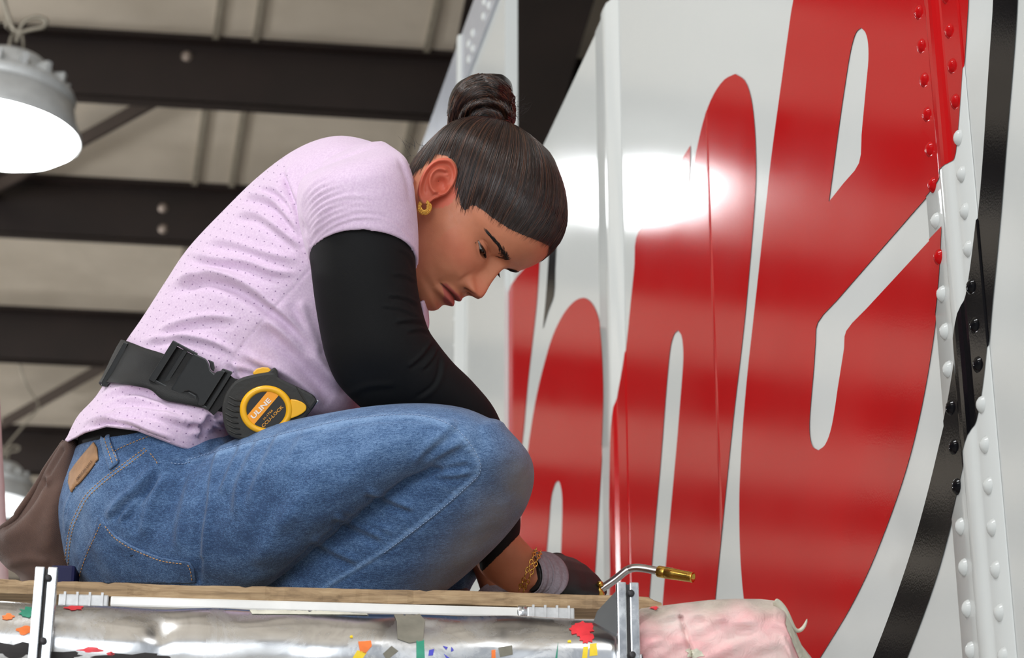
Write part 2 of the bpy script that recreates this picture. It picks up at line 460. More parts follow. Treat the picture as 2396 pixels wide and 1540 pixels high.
def smooth_poly(p, sub=3):
    """rounds gentle bends, keeps the sharp corners"""
    p = np.array(p, float); n = len(p); out = []
    d = np.roll(p, -1, 0) - p
    cs = [float(np.dot(d[i - 1], d[i]) / (np.linalg.norm(d[i - 1]) * np.linalg.norm(d[i]))) for i in range(n)]
    for i in range(n):
        j = (i + 1) % n
        t1 = (p[j] - p[i - 1]) / 2 if cs[i] > 0.55 else d[i]
        t2 = (p[(j + 1) % n] - p[i]) / 2 if cs[j] > 0.55 else d[i]
        L = np.linalg.norm(d[i])
        t1 = t1 / (np.linalg.norm(t1) + 1e-9) * L; t2 = t2 / (np.linalg.norm(t2) + 1e-9) * L
        for k in range(sub):
            t = k / sub
            out.append((2*t**3-3*t*t+1)*p[i] + (t**3-2*t*t+t)*t1 + (-2*t**3+3*t*t)*p[j] + (t**3-t*t)*t2)
    return [tuple(q) for q in out]
LETPOLY = {'red_letter': [], 'black_outline': []}
for nm, lst in LET.items():
    for outer, holes in lst:
        rings = [smooth_poly(outer)] + [smooth_poly(h) for h in holes]
        LETPOLY[nm].append(rings)
        sh = [[Vector((*wall_sh(*q), 0)) for q in rg] for rg in rings]
        tri = geometry.tessellate_polygon(sh)
        flat = [v for rg in sh for v in rg]
        bm = bmesh.new()
        bv = [bm.verts.new(v) for v in flat]
        for t3 in tri:
            try: bm.faces.new([bv[i] for i in t3])
            except ValueError: pass
        for bs in BREAKS:
            bmesh.ops.bisect_plane(bm, geom=bm.verts[:] + bm.edges[:] + bm.faces[:], plane_co=(bs, 0, 0), plane_no=(1, 0, 0), dist=1e-6)
        for v in bm.verts:
            v.co = Vector(wall_pt(v.co.x, v.co.y, prof(v.co.x) + 0.0012))
        me = bpy.data.meshes.new(nm)
        bm.normal_update()
        for f in bm.faces:
            if f.normal.dot(Vector(WN)) < 0: f.normal_flip()
        bm.to_mesh(me); bm.free()
        link(nm, me, truck, M_RED if nm == 'red_letter' else M_BLACK, False)

def film_at(s, h):
    q = proj(wall_pt(s, h))
    for nm, mt in (('red_letter', M_RED), ('black_outline', M_BLACK)):
        for rings in LETPOLY[nm]:
            if pip(q[0], q[1], rings[0]) and not any(pip(q[0], q[1], r_) for r_ in rings[1:]): return mt
    return M_WHITE
def dome(r, hh, n=12):
    prf = [(0.0, r * 1.12), (hh * .12, r * 1.02), (hh * .5, r * .86), (hh * .85, r * .5), (hh, r * .12)]
    return MB().lathe((0, 0, 0), (0, 0, 1), prf, n)
RV = {}
def rivet(s, h, off, r, hh, parent, mat=None):
    mat = mat or film_at(s, h)
    key = (r, mat.name)
    if key not in RV:
        m = dome(r, hh); me = mesh('rivet', m.v, m.f); me.materials.append(mat)
        me.polygons.foreach_set('use_smooth', [True] * len(me.polygons)); RV[key] = me
    o = bpy.data.objects.new('rivet', RV[key]); COL.objects.link(o)
    o.parent = parent; o.location = wall_pt(s, h, off)
    o.rotation_euler = Vector(WN).to_track_quat('Z', 'Y').to_euler()
    return o
for k in range(60):
    h = 1.75 + k * 0.0437
    if h > 3.7: break
    rivet(S1 + 0.040, h, 0.0020, 0.0088, 0.0062, strip1)
    rivet(S1 - 0.037, h + 0.018, 0.0020, 0.0088, 0.0062, strip1)
for k in range(34):
    h = 2.1 + k * 0.07
    if h < 4.4: rivet(S4, h, 0.019, 0.006, 0.003, strip4, M_WHITE)
for (x, y) in ((2395, 1228), (2222, 1365)):
    s, h = wall_sh(x, y); rivet(s, h, 0.0, 0.009, 0.0055, truck, M_WHITE)
# upper rail of the tall section
M_RAIL = simple('anodised_rail', (186, 190, 200), 0.25, 0.3, 0.05)
rail = panel('top_rail', ST + 0.02, 6.6, wall_sh(1172, 0)[1], HTALL, truck, 0.004, 0.012)
rail.data.materials.clear(); rail.data.materials.append(M_RAIL)
for (x, y) in ((1145, 5), (1156, 14), (1143, 40), (1118, 78), (1108, 104), (1118, 115), (1108, 140), (1085, 167), (1170, -40), (1160, -20)):
    s, h = wall_sh(x, y); rivet(s, h, 0.012, 0.011, 0.006, rail, M_WHITE)
# edge trims
panel('edge_trim', ST - 0.02, ST + 0.02, HB, HTALL, truck, -0.02, 0.010)

# ================================================================== scaffold
def bvh_of(o):
    me = o.data
    n = len(me.vertices); co = np.empty(n * 3); me.vertices.foreach_get('co', co)
    mw = o.matrix_world if o.parent is None else Matrix.Identity(4)
    return BVHTree.FromPolygons([Vector(c) for c in co.reshape(-1, 3)], [tuple(p.vertices) for p in me.polygons])
def cast(bvh, px, py):
    r = Vector(ray(px, py)).normalized()
    return bvh.ray_cast(Vector(CAM), r)
def patch(name, bvh, poly, mat, off, parent, res=8.0, thick=0.0, smooth=True):
    """a thin piece cut to an outline and laid on a curved surface"""
    vs2 = [Vector((x, y, 0)) for x, y in poly]
    tri = geometry.tessellate_polygon([vs2])
    bm = bmesh.new(); bv = [bm.verts.new(v) for v in vs2]
    for t3 in tri:
        try: bm.faces.new([bv[i] for i in t3])
        except ValueError: pass
    for _ in range(7):
        es = [e for e in bm.edges if e.calc_length() > res]
        if not es: break
        bmesh.ops.subdivide_edges(bm, edges=es, cuts=1)
        bmesh.ops.triangulate(bm, faces=bm.faces[:])
    bad = []
    for v in bm.verts:
        hit = cast(bvh, v.co.x, v.co.y)
        if hit[0] is None: bad.append(v); continue
        nrm = hit[1] if hit[1].dot(Vector(FWD)) < 0 else -hit[1]
        v.co = hit[0] + nrm * off
    if bad: bmesh.ops.delete(bm, geom=bad, context='VERTS')
    bm.normal_update()
    for f in bm.faces:
        if f.normal.dot(Vector(FWD)) > 0: f.normal_flip()
    if thick:
        r = bmesh.ops.solidify(bm, geom=bm.faces[:], thickness=thick)
    me = bpy.data.meshes.new(name); bm.to_mesh(me); bm.free()
    return link(name, me, parent, mat, smooth)

_m = Mat('weathered_plank_wood', srgb(150, 124, 94), 0.75)
w_ = _m.obj((3, 60, 60))
_m.color(_m.ramp(_m.noise(2.2, 6, 0.65, w_, 0.6), [(0.25, srgb(92, 72, 52)), (0.5, srgb(158, 131, 98)), (0.75, srgb(190, 164, 128))]))
_m.bump(_m.noise(3, 6, 0.7, w_), 0.002, 0.7)
M_WOOD = _m.m
_m = Mat('scuffed_aluminium', srgb(200, 202, 205), 0.25, 1.0)
_m.color(_m.ramp(_m.noise(22, 6, 0.7), [(0.25, srgb(140, 140, 142)), (0.45, srgb(196, 198, 201)), (0.8, srgb(222, 224, 226))]))
_m.rough(_m.ramp(_m.noise(40, 5, 0.7), [(0.3, (0.14,) * 3), (0.75, (0.42,) * 3)]))
_m.bump(_m.noise(26, 4), 0.0012, 0.5)
M_ALU = _m.m
_m = Mat('stained_aluminium_tube', srgb(200, 202, 205), 0.22, 1.0)
nz = _m.noise(12, 7, 0.7, _m.obj((1, 1, 1)), 1.0)
_m.color(_m.ramp(nz, [(0.22, srgb(96, 92, 86)), (0.36, srgb(186, 186, 186)), (0.55, srgb(216, 217, 219)), (0.9, srgb(226, 227, 228))]))
_m.rough(_m.ramp(nz, [(0.25, (0.6,) * 3), (0.5, (0.2,) * 3), (0.8, (0.26,) * 3)]))
_m.bump(_m.noise(9, 3), 0.004, 0.5)
M_TUBE = _m.m

ZP = CAMZ + 0.67
pa, pb = on_z(0, 1352, ZP), on_z(1540, 1396, ZP)
E1 = (pb - pa) / np.linalg.norm(pb - pa); E2 = np.cross(ZV, E1)
def edge_x(px):                                   # distance along the plank's front edge for a photo column
    n = np.cross(ray(px, 0), ray(px, 1500)); return -((pa - CAM) @ n) / (E1 @ n)
scaf = thing('scaffold', (pa + pb) / 2 * [1, 1, 0], 'paint-splashed aluminium scaffold beam with clamps carrying the plank', 'scaffold')
def plank(x0, x1, y0, y1, z1, th, seed, label):
    rr = np.random.default_rng(seed); n = 120; vs_ = []; fs_ = []
    xs = np.linspace(x0, x1, n)
    rag = np.convolve(rr.normal(0, 1, n + 8), np.ones(9) / 9, 'valid') * 0.004
    chip = np.where(rr.random(n) > 0.93, -0.004, 0.0)
    ends = np.array([0.006 if (i < 2 or i > n - 3) else 0 for i in range(n)])
    for i, x in enumerate(xs):
        f0 = y0 + rag[i]
        ring = [(f0, z1 - th), (f0 - 0.001, z1 - th * .5), (f0, z1 - 0.002 + chip[i] * .5), (f0 + 0.004, z1 + chip[i] * .4), (y1 - 0.004, z1), (y1, z1 - 0.003), (y1, z1 - th)]
        wv = 0.0012 * math.sin(x * 9 + seed)
        vs_ += [pa * [1, 1, 0] + E1 * x + E2 * a_ + ZV * (b_ + wv - ends[i] * rr.random()) for a_, b_ in ring]
    k = 7
    for i in range(n - 1):
        for j in range(k): fs_.append((i * k + j, i * k + (j + 1) % k, (i + 1) * k + (j + 1) % k, (i + 1) * k + j))
    fs_.append(tuple(range(k))); fs_.append(tuple((n - 1) * k + j for j in range(k - 1, -1, -1)))
    o = mobj('plank', vs_, fs_, M_WOOD, None, False)
    return tag(o, label, 'plank', 'scaffold planks')
plank(edge_x(-260), edge_x(1548), 0.0, 0.29, ZP, 0.016, 3, 'weathered wooden plank the worker sits on, nearest the camera')
plank(edge_x(-240), edge_x(1500), 0.30, 0.62, ZP, 0.016, 5, 'second wooden plank lying behind the front one')

def sp(x, y, z): return pa * [1, 1, 0] + E1 * x + E2 * y + ZV * z
# slim deck rail, its end sleeves
ra, rb_ = edge_x(262), edge_x(1215)
zr_ = ZP - 0.0225
MB().box(sp((ra + rb_) / 2, 0.006, zr_), E1 * (rb_ - ra) / 2, E2 * 0.010, ZV * 0.0055).build('deck_rail', simple('white_deck_rail', (226, 224, 220), 0.35, 0.2), scaf, False, 0.002)
M_SLV = simple('ribbed_grey_sleeve', (190, 190, 190), 0.4, 0.5, 0.15, 80)
for (xa, xb) in ((edge_x(142), edge_x(258)), (edge_x(1232), edge_x(1342))):
    m = MB(); m.box(sp((xa + xb) / 2, 0.004, zr_ - 0.001), E1 * (xb - xa) / 2, E2 * 0.011, ZV * 0.0065)
    o = m.build('rail_sleeve', M_SLV, scaf, False, 0.0015)
    for k in range(4):
        MB().box(sp(xa + (xb - xa) * (k + .5) / 4, 0.003, zr_), E1 * 0.0012, E2 * 0.012, ZV * 0.0072).build('sleeve_rib', M_SLV, o)
MB().lathe(sp(edge_x(1222), 0.004, zr_), E1, [(-0.006, 0.008), (-0.004, 0.0095), (0.004, 0.0095), (0.006, 0.007)], 14).build('rail_collar', M_ALU, scaf, True)

# the big dented tube
TR = 0.047; TD = -0.065
tzc = ZP - 0.046 - TR
def tube_axis_y(): return TD
n1, n2 = 260, 64
xs = np.linspace(edge_x(-260), edge_x(1462), n1); th = np.linspace(0, 2 * math.pi, n2, endpoint=False)
X, T = np.meshgrid(xs, th, indexing='ij')
Rr = np.full_like(X, TR)
def dent(px, ang, w, wa, dep):
    global Rr
    dx = (X - edge_x(px)) / w; da = (np.angle(np.exp(1j * (T - ang)))) / wa
    Rr = Rr - dep * np.exp(-dx * dx - da * da)
# angle: 90deg faces the camera, 0 is up
for a_ in ((380, 0.75, .035, .55, .0045), (395, 1.3, .012, .4, .003), (960, 0.8, .03, .4, .005), (1180, .9, .12, .5, .0025), (700, 1.0, .11, .5, .0022), (200, .8, .05, .5, .003), (560, .7, .05, .4, .003)): dent(*a_)
Rr += 0.0006 * np.sin(X * 23 + 2 * np.cos(T)) + 0.0005 * np.sin(X * 61 + T * 3)
tv = [sp(X[i, j], TD - Rr[i, j] * math.sin(T[i, j]), tzc + Rr[i, j] * math.cos(T[i, j])) for i in range(n1) for j in range(n2)]
tf = [(i * n2 + j, i * n2 + (j + 1) % n2, (i + 1) * n2 + (j + 1) % n2, (i + 1) * n2 + j) for i in range(n1 - 1) for j in range(n2)]
tf += [tuple(range(n2)), tuple((n1 - 1) * n2 + j for j in range(n2 - 1, -1, -1))]
tube = mobj('scaffold_tube', tv, tf, M_TUBE, scaf)
tb = bvh_of(tube)
def paint(name, rgb, polys, rough=0.4):
    mt = simple(name + '_paint', rgb, rough, 0, 0.15, 60)
    for k, p in enumerate(polys): patch('paint_mark', tb, p, mt, 0.0007, tube, 5)
def blob(cx, cy, rx, ry, seed, n=18, jag=0.35):
    rr = np.random.default_rng(seed); a_ = np.linspace(0, 2 * math.pi, n, endpoint=False)
    k = 1 + rr.uniform(-jag, jag, n)
    return [(cx + rx * math.cos(q) * s_, cy + ry * math.sin(q) * s_) for q, s_ in zip(a_, k)]
paint('red', (226, 52, 62), [blob(1360, 1473, 26, 17, 1, 26, .25), blob(1372, 1494, 14, 12, 4), blob(172, 1424, 22, 5, 2), blob(212, 1522, 26, 6, 5), blob(258, 1530, 10, 5, 8)])
paint('orange', (240, 120, 44), [[(838, 1502), (868, 1500), (870, 1512), (855, 1530), (842, 1526)], [(1150, 1522), (1159, 1521), (1160, 1560), (1150, 1560)], blob(18, 1444, 14, 6, 9), blob(60, 1476, 18, 10, 19)])
paint('yellow', (245, 208, 40), [[(836, 1522), (858, 1528), (838, 1556), (815, 1556)], [(1365, 1514), (1376, 1513), (1372, 1560), (1359, 1560)], [(1380, 1508), (1396, 1506), (1398, 1534), (1379, 1536)], blob(1332, 1502, 5, 3, 3), blob(822, 1491, 4, 3, 3)])
paint('green', (38, 140, 112), [[(974, 1500), (992, 1498), (995, 1560), (974, 1560)], [(1303, 1520), (1306, 1502), (1304, 1540), (1296, 1556)], blob(64, 1434, 20, 10, 6)])
paint('blue', (66, 66, 186), [[(1004, 1522), (1016, 1519), (1013, 1534), (1002, 1535)], [(1036, 1512), (1048, 1515), (1044, 1521)], [(1056, 1514), (1062, 1522), (1055, 1526)], [(1038, 1530), (1060, 1546), (1044, 1540)]])
paint('grimy_tape', (122, 118, 106), [[(918, 1430), (980, 1436), (994, 1452), (990, 1500), (958, 1506), (930, 1496), (928, 1456)], [(1166, 1516), (1198, 1511), (1200, 1532), (1170, 1538)], [(896, 1530), (916, 1512), (932, 1524), (905, 1546)]], 0.8)
paint('pale_tape', (214, 212, 196), [[(582, 1426), (862, 1428), (862, 1440), (590, 1438)]], 0.7)
paint('black_reflection', (44, 40, 40), [blob(40, 1522, 60, 16, 21), blob(140, 1534, 60, 10, 22), blob(320, 1538, 90, 9, 24)], 0.7)  # dark reflection along the tube's lower left, put into colour

M_GROOVE = simple('dark_groove', (70, 68, 68), 0.6, 0.5)  # groove strip in a darker grey than the channel
# upright clamp channels
def edge_at(px, yoff):
    n = np.cross(ray(px, 0), ray(px, 1500)); return -((sp(0, yoff, ZP) - CAM) @ n) / (E1 @ n)
def clamp(px, w, ytop, seed):
    m = MB()
    yf = TD - TR - 0.012; x = edge_at(px, yf)
    zt = proj_z(px, ytop, yf)
    zb = tzc - TR - 0.03
    t = bpy.data.objects.new('clamp', None)
    hw = w / 2
    for sx in (-1, 1):
        m.box(sp(x + sx * hw * 0.58, yf, (zt + zb) / 2), E1 * hw * 0.42, E2 * 0.006, ZV * (zt - zb) / 2)
    o = m.build('clamp_channel', M_ALU, scaf, False, 0.0012)
    MB().box(sp(x, yf + 0.002, (zt + zb) / 2), E1 * hw * 0.2, E2 * 0.003, ZV * (zt - zb) / 2 * 0.985).build('clamp_groove', M_GROOVE, o, False)
    for zz in (zt - 0.012, zt - 0.075):
        MB().lathe(sp(x + hw * .25, yf - 0.006, zz), -E2, [(0, 0.0036), (0.002, 0.0036), (0.003, 0.002)], 12).build('bolt_head', simple('dark_bolt', (60, 58, 60), 0.5, 0.6) if 'dark_bolt' not in bpy.data.materials else bpy.data.materials['dark_bolt'], o, True)
    return o, x, yf, zt
def proj_z(px, py, yoff):
    # height of a point of the plane E2 = yoff seen at a pixel
    n = E2; r = ray(px, py); o = sp(0, yoff, 0)
    return (CAM + r * (((o - CAM) @ n) / (r @ n)))[2]
clamp(115, 0.0215, 1330, 1)
co_, cx2, cyf, czt = clamp(1466, 0.0220, 1366, 2)
# dark gusset beside the right clamp
g0 = sp(cx2 - 0.011, cyf + 0.004, czt - 0.002)
gv = [sp(cx2 - 0.010, cyf + k, czt - q) if i == 0 else sp(cx2 - 0.010 - i, cyf + k, czt - q) for k in (0.004, 0.012) for i, q in ((0.0, 0.006), (0.0, 0.052), (0.024, 0.040), (0.020, 0.028))]
mobj('gusset', gv, [(0, 1, 2, 3), (7, 6, 5, 4), (0, 4, 5, 1), (1, 5, 6, 2), (2, 6, 7, 3), (3, 7, 4, 0)], simple('dirty_grey_steel', (92, 92, 92), 0.5, 0.7), scaf, False)
# standards down to the floor, ledger under the far plank
for px in (-230, 1440):
    for yy in (0.05, 0.55):
        MB().tube([sp(edge_x(px), yy, ZP - 0.07), sp(edge_x(px), yy, 0.0)], 0.024, 16).build('standard', M_ALU, scaf, True)
    MB().tube([sp(edge_x(px), TD, ZP - 0.09), sp(edge_x(px), 0.60, ZP - 0.09)], 0.024, 16).build('transom', M_ALU, scaf, True)
MB().tube([sp(edge_x(-240), 0.55, ZP - 0.042), sp(edge_x(1450), 0.55, ZP - 0.042)], 0.024, 16).build('back_ledger', M_ALU, scaf, True)

# padded end of the tube wrapped in a stained cloth
_m = Mat('paint_stained_pink_cloth', srgb(226, 170, 172), 0.85, sheen=0.2)
up_ = _m.attr('grey_top')
nz = _m.noise(11, 5, 0.6)
pk = _m.ramp(nz, [(0.3, srgb(236, 150, 158)), (0.5, srgb(232, 178, 178)), (0.7, srgb(222, 204, 198))])
gy = _m.ramp(_m.noise(18, 5, 0.6), [(0.3, srgb(150, 138, 126)), (0.7, srgb(214, 200, 186))])
_m.color(_m.mix(up_, pk, gy))
_m.bump(_m.noise(38, 6, .65, None, 1.2), 0.006, 0.6)
M_CLOTH = _m.m
cl = [(1484, 1436, 1700), (1500, 1424, 1700), (1545, 1418, 1695), (1600, 1411, 1690), (1660, 1404, 1690), (1720, 1401, 1690), (1780, 1402, 1690), (1815, 1406, 1690), (1836, 1420, 1690), (1848, 1444, 1680), (1858, 1470, 1680), (1876, 1510, 1680), (1900, 1540, 1680), (1916, 1580, 1680)]
nx_, nt_ = 150, 90
cxs = np.linspace(1488, 1904, nx_)
tops = np.interp(cxs, [c[0] for c in cl], [c[1] for c in cl])
CD = 2.335
cv = []; gr = []
rr = np.random.default_rng(5)
for i, x in enumerate(cxs):
    top = tops[i]; bot = 1690; hh = (bot - top) / 2
    for j in range(nt_):
        q = 2 * math.pi * j / nt_
        k = 0.075 * min(1, hh / 120)
        yy = (top + bot) / 2 - hh * math.cos(q)
        dd = CD - k * math.sin(q)
        fold = 0
        ff = math.sin(q)
        # creases fanning out from the tie beside the clamp
        u = (x - 1490) / 400; wv = (yy - top) / 140
        fold += 0.0035 * math.sin(9 * (wv + 0.35 * u) * (1.15 - 0.4 * u) + 2.0 * math.sin(6 * u + 3 * wv)) * math.exp(-1.2 * u)
        fold += 0.0028 * math.exp(-((wv - 0.30 + 0.12 * math.sin(7 * u)) / 0.05) ** 2)
        fold += 0.003 * math.exp(-((wv - 0.62 - 0.5 * (u - .2)) / 0.06) ** 2) * math.exp(-((u - .22) / .2) ** 2)
        fold -= 0.004 * math.exp(-((u - 0.235 - 0.1 * wv) / 0.012) ** 2) * (0.2 < wv < 0.9)
        fold += 0.0018 * math.sin(31 * u + 8 * wv) * math.sin(14 * wv)
        cv.append(W(x, yy, dd - 2.1 * fold * (1 if ff > -0.2 else 0.2)))
        gr.append(float(np.clip(1.15 - (yy - top) / 42 + 0.25 * math.sin(x * .05), 0, 1)))  # greyer towards the top edge
cf = [(i * nt_ + j, i * nt_ + (j + 1) % nt_, (i + 1) * nt_ + (j + 1) % nt_, (i + 1) * nt_ + j) for i in range(nx_ - 1) for j in range(nt_)]
cf += [tuple(range(nt_ - 1, -1, -1)), tuple((nx_ - 1) * nt_ + j for j in range(nt_))]
wrap = mobj('cloth_wrap', cv, cf, M_CLOTH)
at = wrap.data.attributes.new('grey_top', 'FLOAT', 'POINT'); at.data.foreach_set('value', gr)
tag(wrap, 'pink paint-stained cloth wrapped round the end of the scaffold tube', 'cloth')
wb = bvh_of(wrap)
M_RAG = simple('grubby_white_tape', (206, 202, 184), 0.8, 0, 0.15, 40, 0.001, 60)
# torn corner of tape: folded strip with a curled tip
tpts = [(1812, 1406, 24), (1832, 1424, 24), (1846, 1452, 20), (1858, 1476, 16), (1872, 1478, 14), (1884, 1464, 11), (1889, 1447, 5)]
tv = []; tf = []
for i, (x, y, wd_) in enumerate(tpts):
    d_ = 2.30 + 0.004 * i
    a_, b_ = tpts[max(i - 1, 0)], tpts[min(i + 1, len(tpts) - 1)]
    tx, ty = b_[0] - a_[0], b_[1] - a_[1]; L = math.hypot(tx, ty); nx2, ny2 = -ty / L, tx / L
    for k in (-1, -.4, .4, 1):
        tv.append(W(x + nx2 * wd_ * .5 * k, y + ny2 * wd_ * .5 * k, d_ - 0.006 * (1 - k * k) + 0.003 * math.sin(i * 2 + k)))
    if i:
        for k in range(3): tf.append((4 * i - 4 + k, 4 * i - 3 + k, 4 * i + 1 + k, 4 * i + k))
me = mesh('tape_strip', tv, tf)
ts = link('torn_tape', me, wrap, M_RAG); md = ts.modifiers.new('t', 'SOLIDIFY'); md.thickness = 0.002
md = ts.modifiers.new('s', 'SUBSURF'); md.levels = md.render_levels = 2
patch('tape_strip', wb, [(1838, 1440), (1850, 1468), (1872, 1510), (1904, 1560), (1880, 1560), (1852, 1500), (1836, 1462)], M_RAG, 0.0012, wrap, 6)
patch('tape_strip', wb, blob(1626, 1530, 20, 12, 12, 14, .3), M_RAG, 0.0012, wrap, 5)
patch('paint_mark', wb, blob(1530, 1424, 9, 5, 31), bpy.data.materials['red_paint'], 0.0012, wrap, 4)
# ================================================================== worker: shared shaping tools
def catmull(rows, sub):
    r = np.array(rows, float); n = len(r); out = []
    for i in range(n - 1):
        p0, p1, p2, p3 = r[max(i - 1, 0)], r[i], r[i + 1], r[min(i + 2, n - 1)]
        for k in range(sub):
            t = k / sub
            out.append(0.5 * ((2 * p1) + (-p0 + p2) * t + (2 * p0 - 5 * p1 + 4 * p2 - p3) * t * t + (-p0 + 3 * p1 - 3 * p2 + p3) * t ** 3))
    out.append(r[-1]); return np.array(out)

def loft(st, n=64, sub=6, cap0=20, cap1=20, ex=2.0, shrink=1.0):
    """closed limb/garment volume; a station = both outline points, depth centre, half depth, near-side lift"""
    st = [tuple(s) + (0.0,) * (7 - len(s)) for s in st]
    r = catmull(st, sub)
    rings = []
    def ring(x1, y1, x2, y2, dc, dh, ty, sc=1.0, ox=0, oy=0):
        cx_, cy_, hx, hy = (x1 + x2) / 2 + ox, (y1 + y2) / 2 + oy, (x1 - x2) / 2 * sc, (y1 - y2) / 2 * sc
        t = np.linspace(0, 2 * math.pi, n, endpoint=False)
        c = np.sign(np.cos(t)) * np.abs(np.cos(t)) ** (2 / ex); s = np.sign(np.sin(t)) * np.abs(np.sin(t)) ** (2 / ex)
        return P(cx_ + hx * c, cy_ + hy * c - ty * s * sc, dc + dh * sc * s)
    def cap(row, prev, L, rev):
        ax = np.array([(row[0] + row[2]) - (prev[0] + prev[2]), (row[1] + row[3]) - (prev[1] + prev[3])])
        ax = ax / (np.linalg.norm(ax) + 1e-9)
        rs = [ring(*row, sc=math.cos(q) * shrink, ox=ax[0] * L * math.sin(q), oy=ax[1] * L * math.sin(q)) for q in np.radians([25, 48, 66, 80])]
        return rs[::-1] if rev else rs
    if cap0: rings += cap(r[0], r[1], cap0, True)
    for row in r: rings.append(ring(*row, sc=shrink))
    if cap1: rings += cap(r[-1], r[-2], cap1, False)
    v = np.concatenate(rings); m = len(rings)
    f = [(i * n + k, i * n + (k + 1) % n, (i + 1) * n + (k + 1) % n, (i + 1) * n + k) for i in range(m - 1) for k in range(n)]
    f += [tuple(range(n - 1, -1, -1)), tuple((m - 1) * n + k for k in range(n))]
    return v, f

def skin_chain(pts, radii, n=20, squash=None):
    """tapering limb along points in the hangar, closed with round ends"""
    pts = np.array(pts, float); radii = np.array(radii, float)
    q = catmull(np.column_stack([pts, radii]), 5)
    c, r = q[:, :3], q[:, 3]
    d0 = c[0] - c[1]; d0 /= np.linalg.norm(d0); d1 = c[-1] - c[-2]; d1 /= np.linalg.norm(d1)
    an = np.radians([75, 50, 25])
    c = np.vstack([[c[0] + d0 * r[0] * math.sin(a) for a in an], c, [c[-1] + d1 * r[-1] * math.sin(a) for a in an[::-1]]])
    r = np.concatenate([[r[0] * math.cos(a) for a in an], r, [r[-1] * math.cos(a) for a in an[::-1]]])
    m = MB().tube(c, r, n)
    return m.v, m.f

def fuse(name, parts, voxel, smooth_it=6, factor=0.5):
    """one continuous skin over several overlapping closed volumes"""
    m = MB()
    for v, f in parts: m.add(v, f)
    me = mesh(name, m.v, m.f)
    bm = bmesh.new(); bm.from_mesh(me); bmesh.ops.recalc_face_normals(bm, faces=bm.faces); bm.to_mesh(me); bm.free()
    o = bpy.data.objects.new(name, me); COL.objects.link(o)
    md = o.modifiers.new('r', 'REMESH'); md.mode = 'VOXEL'; md.voxel_size = voxel; md.use_smooth_shade = True
    if smooth_it:
        sm = o.modifiers.new('s', 'SMOOTH'); sm.iterations = smooth_it; sm.factor = factor
    dg = bpy.context.evaluated_depsgraph_get()
    out = bpy.data.meshes.new_from_object(o.evaluated_get(dg))
    bpy.data.objects.remove(o, do_unlink=True); bpy.data.meshes.remove(me)
    out.name = name
    return out

class Surf:
    """moves the points of a mesh to press folds and seams into cloth or skin"""
    def __init__(s, me):
        s.me = me; n = len(me.vertices)
        s.v = np.empty(n * 3); me.vertices.foreach_get('co', s.v); s.v = s.v.reshape(-1, 3)
        s.refresh()
    def refresh(s):
        n = len(s.v); s.me.vertices.foreach_set('co', s.v.ravel()); s.me.update()
        s.n = np.empty(n * 3); s.me.vertex_normals.foreach_get('vector', s.n); s.n = s.n.reshape(-1, 3)
        q = proj(s.v); s.x, s.y, s.d = q[:, 0], q[:, 1], q[:, 2]
        vd = s.v - CAM; vd /= np.linalg.norm(vd, axis=1)[:, None]
        s.face = np.clip(-(s.n * vd).sum(1) * 2.2, 0, 1)
        s.disp = np.zeros(n)
    def dist(s, poly, box=None):
        poly = catmull(poly, 6) if len(poly) > 2 else np.array(poly, float)
        best = np.full(len(s.v), 1e9); sgn = np.zeros(len(s.v)); par = np.zeros(len(s.v))
        m = 90
        sel = np.where((s.x > poly[:, 0].min() - m) & (s.x < poly[:, 0].max() + m) & (s.y > poly[:, 1].min() - m) & (s.y < poly[:, 1].max() + m) & (s.face > 0))[0]
        px, py = s.x[sel], s.y[sel]; bd = np.full(len(sel), 1e9); bs = np.zeros(len(sel)); bp = np.zeros(len(sel))
        L = len(poly) - 1
        for i in range(L):
            a, b = poly[i], poly[i + 1]; d = b - a; l2 = d @ d + 1e-9
            t = np.clip(((px - a[0]) * d[0] + (py - a[1]) * d[1]) / l2, 0, 1)
            dx, dy = px - a[0] - t * d[0], py - a[1] - t * d[1]
            q = np.hypot(dx, dy); k = q < bd
            bd[k] = q[k]; bs[k] = np.sign(d[0] * dy - d[1] * dx)[k]; bp[k] = ((i + t) / L)[k]
        best[sel] = bd; sgn[sel] = bs; par[sel] = bp
        return best, sgn, par
    def fold(s, poly, w, amp, pair=0.0, taper=0.22):
        """ridge (amp>0) or groove along a line; pair presses the opposite on its right-hand side"""
        d, sg, t = s.dist(poly)
        e = np.clip(np.minimum(t, 1 - t) / taper, 0, 1) if taper else (d < 1e8) * 1.0
        e = e * e * (3 - 2 * e)
        g = np.exp(-(d / w) ** 2)
        if pair:
            sd = d * sg
            g = g - pair * np.exp(-((sd - 1.7 * w) / (1.2 * w)) ** 2)
            g[d > 1e8] = 0
        s.disp += amp * g * e
        return s
    def noise(s, amp, sc, seed):
        rr = np.random.default_rng(seed)
        for _ in range(7):
            k = rr.normal(0, 1, 3) * sc; ph = rr.uniform(0, 6.28)
            s.disp += amp / 2.6 * np.sin(s.v @ k + ph)
        return s
    def apply(s, everywhere=False):
        s.v = s.v + s.n * (s.disp * (1 if everywhere else s.face))[:, None]
        s.refresh(); return s
    def warp(s, fx):
        """shifts points across the picture plane at their own depth"""
        dx, dy = fx(s.x, s.y)
        k = s.d / FPX
        s.v = s.v + (dx * k)[:, None] * RIGHT - (dy * k)[:, None] * UP
        s.refresh(); return s
    def attr(s, name, val):
        a = s.me.attributes.new(name, 'FLOAT', 'POINT'); a.data.foreach_set('value', np.asarray(val, float)); return s

